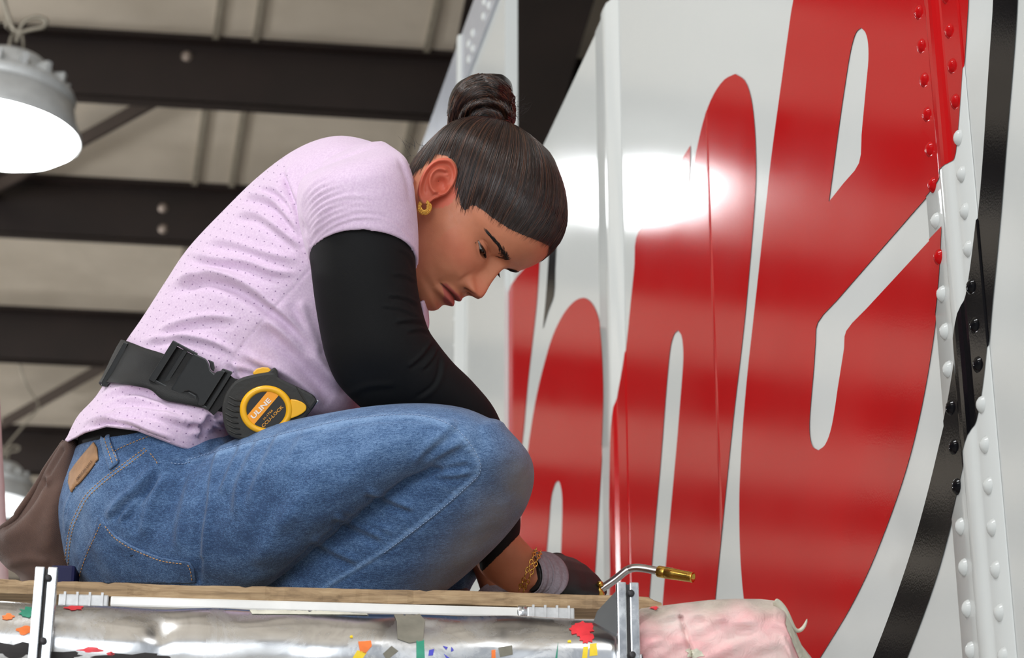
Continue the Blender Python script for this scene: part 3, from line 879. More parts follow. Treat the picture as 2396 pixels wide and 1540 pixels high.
def poly_mask(s, poly, soft=14.0):
    poly = np.array(poly, float); n = len(poly)
    ins = np.zeros(len(s.x), bool); bd = np.full(len(s.x), 1e9)
    for i in range(n):
        (x1, y1), (x2, y2) = poly[i], poly[i - 1]
        with np.errstate(divide='ignore', invalid='ignore'):
            c = ((y1 > s.y) != (y2 > s.y)) & (s.x < (x2 - x1) * (s.y - y1) / (y2 - y1 + 1e-12) + x1)
        ins ^= c
        d = np.array([x2 - x1, y2 - y1]); l2 = d @ d + 1e-9
        t = np.clip(((s.x - x1) * d[0] + (s.y - y1) * d[1]) / l2, 0, 1)
        bd = np.minimum(bd, np.hypot(s.x - x1 - t * d[0], s.y - y1 - t * d[1]))
    return np.clip(0.5 + np.where(ins, bd, -bd) / soft / 2, 0, 1)

HEAD_YAW, HEAD_UP, HEAD_ROLL, HEAD_AT, HEAD_DZ, HEAD_S = 26.0, (0.84, -0.54), 0.0, (1066, 495), 0.06, 1.0
LID_UP, LID_LO, HAIR_T = 0.0023, 0.0040, 0.0068

# ------------------------------------------------------------------ cloth and skin finishes
_m = Mat('lilac_jersey', srgb(214, 184, 216), 0.85, sheen=0.25)
oc = _m.obj((1, 1, 1), (PITCH * 0, 0, 0))
heather = _m.noise(420, 3, 0.6)
base = _m.ramp(heather, [(0.25, srgb(202, 174, 204)), (0.75, srgb(222, 200, 222))])
# perforations: staggered rows of pin holes on the mesh panel
def dots(m, u, v, pitch, r):
    a = m.math('PINGPONG', u, pitch / 2); b = m.math('PINGPONG', v, pitch / 2)
    d1 = m.math('SQRT', m.math('ADD', m.math('MULTIPLY', a, a), m.math('MULTIPLY', b, b)), 0)
    a2 = m.math('PINGPONG', m.math('ADD', u, pitch / 2), pitch / 2); b2 = m.math('PINGPONG', m.math('ADD', v, pitch / 2), pitch / 2)
    d2 = m.math('SQRT', m.math('ADD', m.math('MULTIPLY', a2, a2), m.math('MULTIPLY', b2, b2)), 0)
    return m.math('LESS_THAN', m.math('MINIMUM', d1, d2), r)
uvn = _m.n('ShaderNodeUVMap'); sep = _m.n('ShaderNodeSeparateXYZ'); _m.l(uvn.outputs[0], sep.inputs[0])
hole = _m.math('MULTIPLY', dots(_m, sep.outputs[0], sep.outputs[1], 0.0145, 0.00082), _m.math('GREATER_THAN', _m.attr('perf'), 0.5))
_m.color(_m.mix(hole, base, srgb(150, 122, 158)))
_m.bump(_m.math('SUBTRACT', _m.noise(900, 2), hole), 0.0004, 0.5)
M_SHIRT = _m.m

_m = Mat('blue_denim', srgb(64, 96, 146), 0.88, sheen=0.12)
weave = _m.noise(1500, 2, 0.5, _m.obj((1, 0.25, 1), (0.3, 0.5, 0.4)))
weav2 = _m.noise(700, 3, 0.6, _m.obj((0.3, 1, 1), (0.2, 0.9, 0.1)))
slub = _m.noise(60, 4, 0.6, _m.obj((0.3, 1, 1), (0, 0.4, 0)))
dk, md_, lt = srgb(36, 62, 100), srgb(66, 98, 140), srgb(122, 152, 190)
tone = _m.math('ADD', _m.math('MULTIPLY', weave, 0.45), _m.math('ADD', _m.math('MULTIPLY', slub, 0.25), _m.math('MULTIPLY', weav2, 0.35)))
tone = _m.math('ADD', _m.math('MULTIPLY', tone, 2.2), -0.66)
wv_ = _m.math('ADD', tone, _m.math('MULTIPLY', _m.attr('worn_and_shade'), 0.28))
c1 = _m.ramp(wv_, [(0.34, dk), (0.55, md_), (0.95, lt)])
dirt = _m.math('MULTIPLY', _m.attr('dirt'), _m.math('ADD', 0.6, _m.math('MULTIPLY', _m.noise(40, 5, 0.7), 0.6)))
_m.color(_m.mix(dirt, c1, srgb(126, 120, 116)))
_m.bump(_m.math('ADD', weave, weav2), 0.0006, 0.6)
M_DENIM = _m.m
M_DENIM2 = M_DENIM
_m = Mat('black_knit_sleeve', srgb(9, 9, 11), 0.8, 0, 0.3)
_m.bump(_m.noise(1100, 2), 0.0003, 0.5)
M_KNIT = _m.m
M_STITCH = simple('tan_thread', (188, 142, 92), 0.7)
M_STITCHB = simple('pale_blue_thread', (150, 172, 206), 0.7)

# skin: warm brown, redder where the blood shows
_m = Mat('skin', srgb(186, 112, 78), 0.5, 0, 0.35, sss=0.18)
bl = _m.attr('blush'); lipm = _m.attr('lips'); recess_shade = _m.attr('face_dark')
n1_ = _m.noise(30, 4)
sk = _m.ramp(n1_, [(0.3, srgb(180, 112, 82)), (0.7, srgb(198, 128, 96))])
sk = _m.mix(bl, sk, srgb(208, 100, 80))
sk = _m.mix(lipm, sk, srgb(172, 84, 80))
sk = _m.mix(recess_shade, sk, srgb(66, 38, 28))  # mouth line and nostrils darkened: recess shade put into the skin colour
_m.color(sk)
_m.rough(_m.ramp(_m.noise(260, 3), [(0.3, (0.42,) * 3), (0.7, (0.58,) * 3)]))
_m.bump(_m.noise(900, 3), 0.00025, 0.35)
M_SKIN = _m.m

# ------------------------------------------------------------------ worker: volumes
TORSO = [
 (152, 1014, 556, 1030, .075, .149), (182, 972, 570, 990, .075, .146), (222, 930, 660, 1000, .077, .138),
 (250, 885, 790, 1005, .08, .136), (286, 812, 845, 980, .08, .136), (335, 740, 872, 930, .085, .140), (385, 662, 895, 850, .09, .146),
 (438, 583, 938, 795, .095, .152), (515, 500, 972, 742, .10, .158), (610, 408, 992, 700, .10, .163), (700, 345, 990, 640, .10, .165),
 (785, 318, 985, 565, .10, .155), (865, 330, 980, 505, .10, .125), (925, 362, 976, 455, .10, .085)]
SLEEVE_R = [(730, 400, 905, 335, .02, .07), (703, 425, 950, 372, -.03, .078, -20), (694, 468, 966, 425, -.055, .078, -40), (700, 520, 974, 485, -.066, .075, -55), (711, 566, 979, 548, -.070, .073, -64), (722, 604, 979, 610, -.072, .071, -72)]
ARM_R = [(708, 480, 968, 450, -.058, .064, -50), (724, 600, 972, 606, -.072, .064, -66), (736, 700, 980, 690, -.074, .064, -40), (751, 790, 1000, 765, -.070, .063, -20), (764, 842, 1024, 803, -.064, .062, 0), (790, 898, 1062, 850, -.052, .059, 0),
 (842, 952, 1106, 893, -.038, .055), (905, 1000, 1158, 958, -.018, .049), (975, 1070, 1192, 1045, .005, .045), (1040, 1160, 1208, 1130, .024, .041), (1092, 1262, 1218, 1212, .038, .036), (1126, 1340, 1216, 1250, .046, .033)]
FORE_R = [(1092, 1262, 1206, 1205, .038, .031), (1122, 1335, 1212, 1246, .046, .029), (1150, 1362, 1232, 1270, .050, .027), (1186, 1384, 1252, 1292, .053, .0245), (1216, 1400, 1266, 1308, .055, .023)]
ARM_L = [(800, 420, 940, 400, .22, .06), (790, 540, 960, 530, .265, .05), (800, 660, 960, 650, .28, .046), (820, 780, 975, 760, .28, .044), (870, 880, 1010, 830, .27, .043), (940, 980, 1060, 920, .25, .040), (1010, 1100, 1120, 1060, .22, .036), (1070, 1230, 1160, 1200, .19, .031), (1110, 1340, 1180, 1320, .165, .027)]
FORE_L = [(1060, 1210, 1150, 1185, .19, .026), (1110, 1340, 1172, 1320, .165, .024), (1135, 1420, 1190, 1400, .15, .022)]
PELVIS = [(176, 1046, 540, 1004, .075, .128, -18), (166, 1072, 585, 1040, .075, .136, -10), (152, 1105, 640, 1078, .072, .150), (130, 1185, 700, 1130, .070, .162), (136, 1262, 720, 1230, .070, .168), (160, 1338, 720, 1330, .070, .165), (205, 1420, 690, 1420, .072, .15), (280, 1490, 620, 1490, .075, .12)]
THIGH_R = [(400, 1100, 330, 1440, -.012, .085), (530, 1036, 470, 1415, -.05, .088), (650, 992, 620, 1374, -.086, .088), (770, 966, 762, 1270, -.104, .085), (890, 948, 882, 1180, -.114, .080), (1000, 944, 990, 1120, -.118, .075), (1090, 956, 1070, 1115, -.120, .069), (1160, 986, 1130, 1150, -.118, .062)]
SHIN_R = [(1185, 1000, 1060, 1020, -.118, .058), (1238, 1062, 1010, 1070, -.118, .066), (1250, 1122, 940, 1104, -.106, .068), (1230, 1190, 860, 1150, -.090, .069), (1186, 1252, 780, 1205, -.076, .069), (1124, 1315, 700, 1272, -.066, .067), (1050, 1378, 636, 1335, -.058, .064), (965, 1436, 620, 1400, -.055, .058), (900, 1480, 640, 1450, -.055, .048)]
THIGH_L = [(400, 1050, 340, 1440, .16, .085), (650, 1020, 620, 1380, .20, .085), (890, 985, 880, 1200, .23, .078), (1040, 990, 1020, 1150, .235, .070), (1140, 1020, 1100, 1170, .235, .06)]
SHIN_L = [(1170, 1020, 1040, 1060, .235, .058), (1214, 1090, 1010, 1110, .232, .062), (1222, 1160, 985, 1170, .225, .062), (1206, 1222, 965, 1240, .215, .060), (1165, 1290, 945, 1310, .205, .056), (1110, 1362, 930, 1385, .195, .05), (1085, 1420, 925, 1440, .19, .045)]

worker = thing('person', P(480, 1545, 0.0), 'worker in lilac t-shirt and blue jeans crouching on the plank, hair in a bun', 'person')

# --- jeans
jm = fuse('jeans', [loft(PELVIS, cap0=4, cap1=60), loft(THIGH_R, cap0=60, cap1=40), loft(SHIN_R, cap0=30, cap1=4), loft(THIGH_L, cap0=60, cap1=36), loft(SHIN_L, cap0=30, cap1=4)], 0.0023, 5)
J = Surf(jm)
J.noise(0.0009, 38, 3).noise(0.0004, 95, 8)
CREASE = [(1040, 1098), (1000, 1108), (930, 1140), (850, 1196), (770, 1254), (700, 1312), (620, 1380)]
J.fold(CREASE, 6, -0.0065, 0, 0.10)
OUTSEAM = [(440, 1080), (537, 1052), (597, 1036), (732, 1003), (846, 981), (977, 976), (1058, 1003), (1107, 1057), (1119, 1101), (1085, 1139), (1004, 1209), (895, 1291), (781, 1361), (740, 1390)]
# thigh and hip drag lines
for f_ in (
 ([(530, 1020), (505, 1085), (490, 1180), (480, 1260), (474, 1370)], 7, .0030, .9), ([(575, 1018), (545, 1090), (515, 1160)], 7, .0028, .8), ([(620, 1008), (588, 1075), (560, 1140), (545, 1220)], 8, .0024, .8),
 ([(665, 1000), (640, 1050), (600, 1130), (580, 1190)], 8, .0022, .8), ([(720, 1000), (690, 1060), (660, 1110)], 8, .0016, .7), ([(455, 1075), (440, 1140), (420, 1230), (415, 1290)], 8, .0020, .7),
 ([(378, 1092), (330, 1150), (285, 1190), (262, 1225)], 6, -.0042, .7), ([(375, 1105), (320, 1180), (290, 1230)], 5, -.0030, .6), ([(390, 1105), (350, 1180), (335, 1260)], 8, .0022, .6),
 ([(960, 1092), (990, 1055), (1040, 1010), (1072, 985)], 8, .0022, .9), ([(985, 1092), (1030, 1062), (1085, 1030)], 7, .0020, .9), ([(1005, 1094), (1050, 1085), (1100, 1075)], 6, .0018, .8), ([(1005, 1106), (1060, 1110), (1105, 1102)], 6, .0016, .8),
 ([(852, 1146), (905, 1165), (975, 1192)], 6, .0026, 1.0), ([(778, 1206), (832, 1228), (905, 1262)], 7, .0030, 1.0), ([(725, 1262), (775, 1286), (845, 1318)], 7, .0026, 1.0), ([(800, 1190), (850, 1215), (930, 1250)], 6, .0014, .8),
 ([(700, 1180), (640, 1250), (590, 1330)], 14, .0018, .7), ([(820, 1030), (760, 1100), (690, 1190), (640, 1240)], 18, .0016, .5), ([(900, 1020), (850, 1080), (790, 1150)], 16, .0014, .5),
 ([(470, 1300), (466, 1340), (460, 1370)], 6, -.0025, 0), ([(150, 1090), (138, 1180), (142, 1270), (160, 1340)], 8, .0015, .6), ([(190, 1110), (160, 1180), (152, 1260), (165, 1340)], 4, .0018, .8)):
    J.fold(f_[0], f_[1] * 1.45, f_[2] * 1.5, f_[3])
J.apply()
J.fold(OUTSEAM, 4.5, .0012, 0.0, .02).fold([(x + 6, y + 9) for x, y in OUTSEAM], 4, -.0009, 0, .02)
# puckers along the outseam
sm_ = catmull(OUTSEAM, 8); dd_ = np.concatenate([[0], np.cumsum(np.hypot(*np.diff(sm_, axis=0).T))])
for q in np.arange(150, dd_[-1] - 30, 15.0):
    x, y = np.interp(q, dd_, sm_[:, 0]), np.interp(q, dd_, sm_[:, 1])
    x2, y2 = np.interp(q + 4, dd_, sm_[:, 0]), np.interp(q + 4, dd_, sm_[:, 1])
    tx, ty = (x2 - x) / 4, (y2 - y) / 4
    a_ = random.uniform(8, 15)
    J.fold([(x + ty * 2, y - tx * 2), (x + (tx * .5 - ty) * a_, y + (ty * .5 + tx) * a_)], 4.0, -random.uniform(.0008, .0016), 0, .3)
J.apply()
YOKE = [(342, 1052), (302, 1082), (260, 1112), (226, 1140), (201, 1166), (182, 1202), (168, 1236), (160, 1280), (155, 1340)]
J.fold(YOKE, 4, .0010, .6, .05)
J.fold([(232, 1072), (200, 1110), (170, 1150), (152, 1200), (146, 1250), (148, 1330)], 3.5, -.0016, 0, .05)       # centre back seam
J.fold([(262, 1062), (300, 1042), (350, 1022), (372, 1018)], 3.5, -.0014, 0, .05)                       # waistband edge
J.fold([(356, 1052), (372, 1075), (378, 1092)], 3.5, -.0014, 0, .05)
J.fold([(400, 1078), (424, 1080), (450, 1072), (470, 1062)], 4, .0014, .8, .1)                           # front pocket lip
J.apply()
wmask = np.exp(-(J.dist(OUTSEAM)[0] / 7) ** 2) * 0.9 + 0.6 * np.exp(-(J.dist(YOKE)[0] / 7) ** 2)
cloth_shading = np.exp(-(((J.x - 760) / 380) ** 2 + ((J.y - 1010) / 110) ** 2)) * 0.55 + np.exp(-(((J.x - 1120) / 120) ** 2 + ((J.y - 1000) / 90) ** 2)) * 0.4  # broad light on the thigh top and shade by the pocket, put into colour
cloth_shading += np.exp(-(((J.x - 190) / 90) ** 2 + ((J.y - 1190) / 120) ** 2)) * 0.5
cloth_shading -= np.exp(-(((J.x - 560) / 200) ** 2 + ((J.y - 1240) / 130) ** 2)) * 0.25 + np.exp(-(((J.x - 330) / 110) ** 2 + ((J.y - 1090) / 40) ** 2)) * 0.2
J.attr('worn_and_shade', np.clip(wmask * J.face, 0, 1) + cloth_shading)
dm = np.exp(-(((J.x - 1225) / 60) ** 2 + ((J.y - 1135) / 85) ** 2)) * 0.9
tt_ = ((J.x - 1220) * -0.62 + (J.y - 1140) * 0.78); nn_ = ((J.x - 1150) * 0.78 + (J.y - 1200) * 0.62)
dm = np.maximum(dm, 0.75 * np.exp(-((nn_ - 20) / 62) ** 2) * np.clip((tt_ + 120) / 200, 0, 1) * (J.x > 760))
J.attr('dirt', np.clip(dm, 0, 1) * (J.d < D0 + 0.08))
jeans = link('jeans', jm, worker, M_DENIM)
jb = bvh_of(jeans)

def stitches(name, bvh, poly, mat, parent, dash=5.0, gap=3.0, r=0.0006, off=0.0007, side=0.0):
    q = catmull(poly, 8) if len(poly) > 2 else np.array(poly, float)
    if side:
        t = np.gradient(q, axis=0); t /= np.linalg.norm(t, axis=1)[:, None]
        q = q + np.stack([-t[:, 1], t[:, 0]], 1) * side
    d = np.concatenate([[0], np.cumsum(np.hypot(*np.diff(q, axis=0).T))]); m = MB(); k = 0.0
    while k < d[-1] - dash:
        pts = []
        for kk in (k, k + dash * .5, k + dash):
            hit = cast(bvh, np.interp(kk, d, q[:, 0]), np.interp(kk, d, q[:, 1]))
            if hit[0] is None: break
            n_ = hit[1] if hit[1].dot(Vector(FWD)) < 0 else -hit[1]
            pts.append(np.array(hit[0] + n_ * off))
        if len(pts) == 3 and np.linalg.norm(pts[0] - pts[2]) < 0.02: m.tube(pts, [r * .7, r, r * .7], 5)
        k += dash + gap
    return m.build(name, mat, parent, True)
stitches('yoke_stitching', jb, YOKE, M_STITCH, jeans, side=3.5)
stitches('yoke_stitching', jb, YOKE, M_STITCH, jeans, side=-3.5)
stitches('outseam_stitching', jb, OUTSEAM[:12], M_STITCHB, jeans, 5, 3, .0005, .0006, -4)
stitches('pocket_stitching', jb, [(354, 1060), (368, 1078), (372, 1092)], M_STITCH, jeans, side=3)
stitches('waistband_stitching', jb, [(268, 1056), (300, 1040), (350, 1020), (368, 1016)], M_STITCH, jeans)
stitches('waistband_stitching', jb, [(228, 1086), (205, 1112), (176, 1150)], M_STITCHB, jeans, side=3)
stitches('front_pocket_stitching', jb, [(400, 1084), (426, 1086), (446, 1080)], M_STITCHB, jeans)
# back pocket sewn on
POCKET = [(232, 1210), (243, 1214), (252, 1232), (275, 1255), (304, 1274), (342, 1292), (380, 1306), (420, 1312), (445, 1315), (454, 1330), (458, 1362), (176, 1362), (186, 1322), (204, 1284), (222, 1244)]
pk_ = patch('back_pocket', jb, POCKET, M_DENIM, 0.0022, jeans, 7, 0.0)
md = pk_.modifiers.new('t', 'SOLIDIFY'); md.thickness = 0.0020; md.offset = -1
pv = Surf(pk_.data)
pv.fold([(308, 1290), (306, 1330), (303, 1362)], 4, -.0016, 0, 0).fold([(342, 1300), (340, 1330), (338, 1362)], 3, -.001, 0, 0).apply()
pv.attr('worn_and_shade', 0.5 * np.exp(-(pv.dist([(243, 1216), (275, 1257), (342, 1293), (445, 1316), (456, 1350)])[0] / 8) ** 2) - 0.12)
stitches('pocket_stitching', bvh_of(pk_), [(247, 1232), (268, 1258), (304, 1282), (342, 1299), (380, 1313), (432, 1320)], M_STITCH, pk_, 5, 3, .0006, .0008)
stitches('pocket_stitching', bvh_of(pk_), [(236, 1226), (222, 1258), (206, 1292), (192, 1330), (186, 1352)], M_STITCH, pk_, 5, 3, .0006, .0008)
stitches('pocket_stitching', bvh_of(pk_), [(440, 1322), (446, 1336), (449, 1358)], M_STITCH, pk_, 5, 3, .0006, .0008)
lo = patch('belt_loop', jb, [(234, 1006), (252, 1002), (262, 1034), (280, 1078), (278, 1086), (260, 1100), (246, 1060)], M_DENIM, 0.0035, jeans, 6)
lo.modifiers.new('t', 'SOLIDIFY').thickness = 0.002
lv = Surf(lo.data); lv.attr('worn_and_shade', np.full(len(lv.v), .45))
lb_ = bvh_of(lo)
stitches('loop_stitching', lb_, [(240, 1010), (252, 1050), (266, 1090)], M_STITCH, lo, 5, 3)
stitches('loop_stitching', lb_, [(249, 1006), (260, 1042), (275, 1080)], M_STITCH, lo, 5, 3)
_m = Mat('brown_leather_patch', srgb(152, 112, 78), 0.7)
_m.color(_m.ramp(_m.noise(45, 5), [(0.3, srgb(136, 100, 68)), (0.6, srgb(164, 124, 88)), (0.85, srgb(176, 116, 84))]))
_m.bump(_m.noise(160, 4), 0.0005, 0.6)
lp = patch('leather_patch', jb, [(166, 1108), (178, 1090), (200, 1062), (222, 1036), (229, 1048), (232, 1076), (210, 1106), (188, 1132), (169, 1152), (163, 1130)], _m.m, 0.0026, jeans, 6)
lp.modifiers.new('t', 'SOLIDIFY').thickness = 0.002
# ------------------------------------------------------------------ shirt
def loft_hem(st, lip=0.90, depth=60, **kw):
    """garment volume whose last ring turns inwards like a hem"""
    st = [tuple(s) + (0.0,) * (7 - len(s)) for s in st]
    a, b = np.array(st[-2]), np.array(st[-1])
    ax = np.array([(b[0] + b[2]) - (a[0] + a[2]), (b[1] + b[3]) - (a[1] + a[3])]); ax /= np.linalg.norm(ax)
    v, f = loft(st, cap1=0, **kw)
    n = kw.get('n', 64); base = len(v) - n
    f = f[:-1]
    def ring(sc, off):
        x1, y1, x2, y2, dc, dh, ty = b
        cx_, cy_, hx, hy = (x1 + x2) / 2 + ax[0] * off, (y1 + y2) / 2 + ax[1] * off, (x1 - x2) / 2 * sc, (y1 - y2) / 2 * sc
        t = np.linspace(0, 2 * math.pi, n, endpoint=False)
        return P(cx_ + hx * np.cos(t), cy_ + hy * np.cos(t) - ty * np.sin(t) * sc, dc + dh * sc * np.sin(t))
    rs = [ring(lip + .03, 3), ring(lip, -4), ring(lip, -depth)]
    v = np.concatenate([v] + rs)
    for q in range(3):
        s0 = base + q * n
        f += [(s0 + k, s0 + (k + 1) % n, s0 + n + (k + 1) % n, s0 + n + k) for k in range(n)]
    f.append(tuple(base + 3 * n + k for k in range(n)))
    return v, f
SLEEVE_L = [(800, 420, 930, 380, .18, .07), (785, 470, 955, 440, .235, .066), (785, 540, 965, 520, .265, .06), (788, 610, 966, 600, .275, .056)]
sm = fuse('t_shirt', [loft_hem(TORSO[::-1], cap0=20), loft_hem(SLEEVE_R, cap0=20, lip=.93), loft_hem(SLEEVE_L, cap0=20)], 0.0022, 7)
S = Surf(sm)
# hem dips and the tip lifting off the back
def hemw(x, y):
    k = np.clip((y - 955) / 60, 0, 1); k = k * k * (3 - 2 * k)
    dy = np.interp(x, [130, 160, 200, 250, 320, 390, 440, 490, 540, 580], [10, 20, -4, -20, -14, 10, 28, 20, -2, -6])
    dx = np.interp(x, [130, 200, 300], [-4, 0, 0])
    return dx * k, dy * k
S.warp(hemw)
S.noise(0.0012, 22, 5).noise(0.0006, 60, 6)
for f_ in (
 ([(383, 677), (430, 652), (485, 642), (560, 662), (647, 719), (702, 772), (768, 868)], 11, .0058, 1.0),
 ([(363, 780), (400, 762), (434, 751), (495, 741), (560, 745)], 9, .0034, .8), ([(330, 800), (380, 790), (430, 786), (500, 800), (560, 832)], 8, .0032, .8),
 ([(429, 586), (470, 598), (515, 606), (575, 612), (640, 634), (700, 640)], 9, .0036, .9), ([(455, 620), (520, 640), (580, 660), (640, 700)], 9, .0026, .9),
 ([(560, 462), (600, 455), (640, 470), (672, 505), (700, 548)], 8, .0044, .9), ([(590, 440), (640, 440), (680, 480), (706, 540)], 8, .003, .8), ([(540, 500), (600, 500), (660, 540), (706, 580)], 9, .003, .9),
 ([(470, 560), (540, 565), (620, 590), (700, 610)], 9, .0024, .8),
 ([(660, 400), (672, 440), (694, 500), (712, 560)], 6, -.006, 0), ([(676, 380), (676, 430), (690, 480)], 7, .0030, .5),
 ([(616, 736), (682, 792), (738, 847), (804, 918)], 16, .0064, .9), ([(560, 820), (610, 850), (660, 870), (720, 910), (760, 950)], 12, .0040, .8), ([(545, 845), (560, 880), (585, 900)], 7, .0034, .8),
 ([(545, 855), (600, 870), (640, 905)], 8, .003, .7), ([(700, 700), (720, 760), (750, 830)], 12, .003, .6),
 ([(220, 940), (270, 915), (330, 905), (400, 935)], 8, .0032, .9), ([(210, 960), (280, 935), (340, 935), (400, 955)], 8, .003, .9), ([(220, 985), (280, 962), (350, 960), (430, 985), (500, 990)], 8, .0034, .9),
 ([(180, 995), (240, 978), (300, 985), (360, 1010), (420, 1030)], 7, .0036, .9), ([(500, 970), (480, 1000), (470, 1030)], 7, -.0038, .5), ([(530, 985), (480, 1005), (440, 1012)], 6, .003, .9), ([(495, 965), (505, 990), (530, 1004)], 5, .003, .9)):
    S.fold(f_[0], f_[1], f_[2] * 1.45, f_[3])
S.apply()
# fine pull lines round the armhole and across the sleeve
for k in range(9):
    x0 = 700 + k * 3; y0 = 470 + k * 12
    S.fold([(x0 + 2, y0 + 60), (x0 + 6, y0), (x0 + 34 + k * 3, y0 - 42), (x0 + 90 + k * 6, y0 - 66)], 4.5, .0017, .9, .35)
for k in range(4):
    S.fold([(720 + k * 4, 560 - k * 8), (760, 528 - k * 14), (820, 505 - k * 15), (900, 512 - k * 15)], 6, .0011, .9, .3)
for k in range(3): S.fold([(930 + 6 * k, 352 + 14 * k), (956 + 4 * k, 400 + 12 * k), (970, 470 + 12 * k)], 5, .0011, .8, .3)
S.apply()
SEAM = [(726, 628), (690, 670), (642, 721), (600, 768), (560, 817), (540, 850)]
S.fold(SEAM, 2.6, -.0011, 0, .05)
S.fold([(712, 590), (700, 520), (690, 470), (676, 420), (672, 380), (690, 345)], 3.0, -.0012, 0, .05)
HEM_S = [(722, 580), (745, 548), (780, 522), (820, 507), (855, 502), (895, 506), (930, 524), (958, 552), (976, 584)]
S.fold(HEM_S, 3.5, -.0012, .8, .05)
S.fold([(168, 1026), (230, 976), (290, 980), (350, 1000), (440, 1026), (520, 1006)], 2.6, -.0008, .5, .05)
S.apply()
perf = poly_mask(S, [(726, 630), (642, 721), (560, 817), (545, 1060), (120, 1060), (150, 980), (230, 880), (330, 720), (430, 560), (560, 430), (660, 360), (676, 420), (700, 520), (716, 590)], 2)
S.attr('perf', perf * (S.face > 0))
uv = sm.uv_layers.new(name='UVMap')
lv_ = np.empty(len(sm.loops), np.int64); sm.loops.foreach_get('vertex_index', lv_)
rel = S.v - P(480, 800, 0)
ca, sa = math.cos(-0.5), math.sin(-0.5)
uu, vv_ = rel @ RIGHT + 3, rel @ UP + 3
uvc = np.stack([ca * uu - sa * vv_, sa * uu + ca * vv_], 1)[lv_]
uv.data.foreach_set('uv', uvc.ravel())
shirt = link('t_shirt', sm, worker, M_SHIRT)
sb = bvh_of(shirt)
0 and stitches('hem_stitching', sb, [(726, 592), (748, 556), (780, 531), (820, 516), (855, 511), (895, 515), (928, 533), (956, 562)], simple('lilac_thread', (188, 158, 198), .8), shirt, 4, 3, .0004, .0004)
# collar front falling forward under the chin
cv_, cf_ = loft([(972, 716, 1000, 700, .05, .05), (978, 740, 1003, 728, .05, .045), (970, 775, 1004, 765, .055, .04), (960, 800, 990, 800, .06, .03)], 32, 5, 6, 6)
col_ = mobj('shirt_front', cv_, cf_, M_SHIRT, shirt)

# --- black undershirt showing at the small of the back
uv_, uf_ = loft([(200, 992, 548, 952, .075, .116, -18), (184, 1014, 558, 965, .075, .127, -20), (178, 1062, 572, 998, .075, .129, -16)], 48, 5, 4, 4)
mobj('undershirt', uv_, uf_, M_KNIT, worker)

# --- black arm sleeves
am = fuse('arm_sleeve', [loft_hem(ARM_R, cap0=20, lip=.84, depth=30)], 0.0022, 6)
A = Surf(am)
A.noise(0.0006, 40, 4)
for f_ in (([(905, 690), (950, 696), (985, 715)], 4, .0020, .9), ([(915, 640), (955, 646), (985, 668)], 4, .0016, .9), ([(922, 752), (965, 748), (1000, 752)], 4.5, .0022, .9), ([(950, 775), (985, 770), (1012, 778)], 4, .0018, .9),
           ([(950, 860), (985, 832), (1012, 795)], 5, .002, .9), ([(985, 865), (1010, 840), (1024, 810)], 4, .0016, .9), ([(965, 935), (1010, 905), (1028, 870), (1032, 825)], 5, -.0018, .6), ([(800, 930), (860, 905), (930, 900)], 8, .0016, .7),
           ([(930, 580), (960, 600), (978, 640)], 4, .0012, .9), ([(890, 715), (940, 722), (990, 745)], 4, .0012, .8)):
    A.fold(*f_)
A.apply()
link('arm_sleeve', am, worker, M_KNIT)
lm = fuse('arm_sleeve', [loft_hem(ARM_L, cap0=20, lip=.93, depth=30)], 0.003, 5)
link('arm_sleeve', lm, worker, M_KNIT)

# ------------------------------------------------------------------ head in its own measure: x face-forward, y towards the camera side, z crown
PSI = math.radians(HEAD_YAW)
HU2 = np.array(HEAD_UP) / np.linalg.norm(HEAD_UP)                    # crown direction across the picture
HF2 = np.array([-HU2[1], HU2[0]])
f0 = HF2[0] * RIGHT - HF2[1] * UP
HUP = HU2[0] * RIGHT - HU2[1] * UP
HFW = math.cos(PSI) * f0 - math.sin(PSI) * FWD
HNR = -math.cos(PSI) * FWD - math.sin(PSI) * f0
# small roll of the crown away from / towards the lens
RO = math.radians(HEAD_ROLL)
HUP, HNR = math.cos(RO) * HUP + math.sin(RO) * HNR, math.cos(RO) * HNR - math.sin(RO) * HUP
HO = P(*HEAD_AT, HEAD_DZ)
def H(x, y, z):
    x, y, z = (np.asarray(k, float) for k in (x, y, z))
    return HO + HEAD_S * (x[..., None] * HFW + y[..., None] * HNR + z[..., None] * HUP)
def Hinv(p):
    q = (np.asarray(p) - HO) / HEAD_S
    return np.stack([q @ HFW, q @ HNR, q @ HUP], -1)

PF = np.array([(-.106, .050), (-.102, .073), (-.096, .0815), (-.089, .0895), (-.081, .0930), (-.073, .0915), (-.066, .0940), (-.057, .0950), (-.048, .0970), (-.038, .0975), (-.028, .0950), (-.015, .0930), (0, .0925), (.010, .0940), (.020, .1000), (.034, .1070), (.050, .1095), (.066, .1075), (.082, .0990), (.097, .0840), (.109, .0650), (.118, .0430), (.1245, .0120)])
PB = np.array([(-.106, .046), (-.102, .030), (-.09, .000), (-.075, -.022), (-.055, -.045), (-.03, -.068), (0, -.084), (.03, -.091), (.06, -.088), (.085, -.074), (.105, -.052), (.117, -.026), (.1245, .000)])
PW = np.array([(-.106, .004), (-.102, .0195), (-.096, .0290), (-.089, .0350), (-.08, .0410), (-.065, .0495), (-.048, .0570), (-.03, .0625), (-.01, .0665), (.01, .0690), (.03, .0715), (.05, .0720), (.07, .0685), (.09, .0590), (.105, .0460), (.117, .0290), (.1245, .006)])
PX = np.array([(-.106, .048), (-.09, .038), (-.06, .018), (-.02, .006), (.03, .004), (.1245, .006)])
def hermite(tab, z):
    return np.interp(z, *catmull(tab, 8).T)
NZ, NT = 330, 340
zz = np.concatenate([np.linspace(-.106, -.075, 40, endpoint=False), np.linspace(-.075, .032, 210, endpoint=False), np.linspace(.032, .1245, 80)])
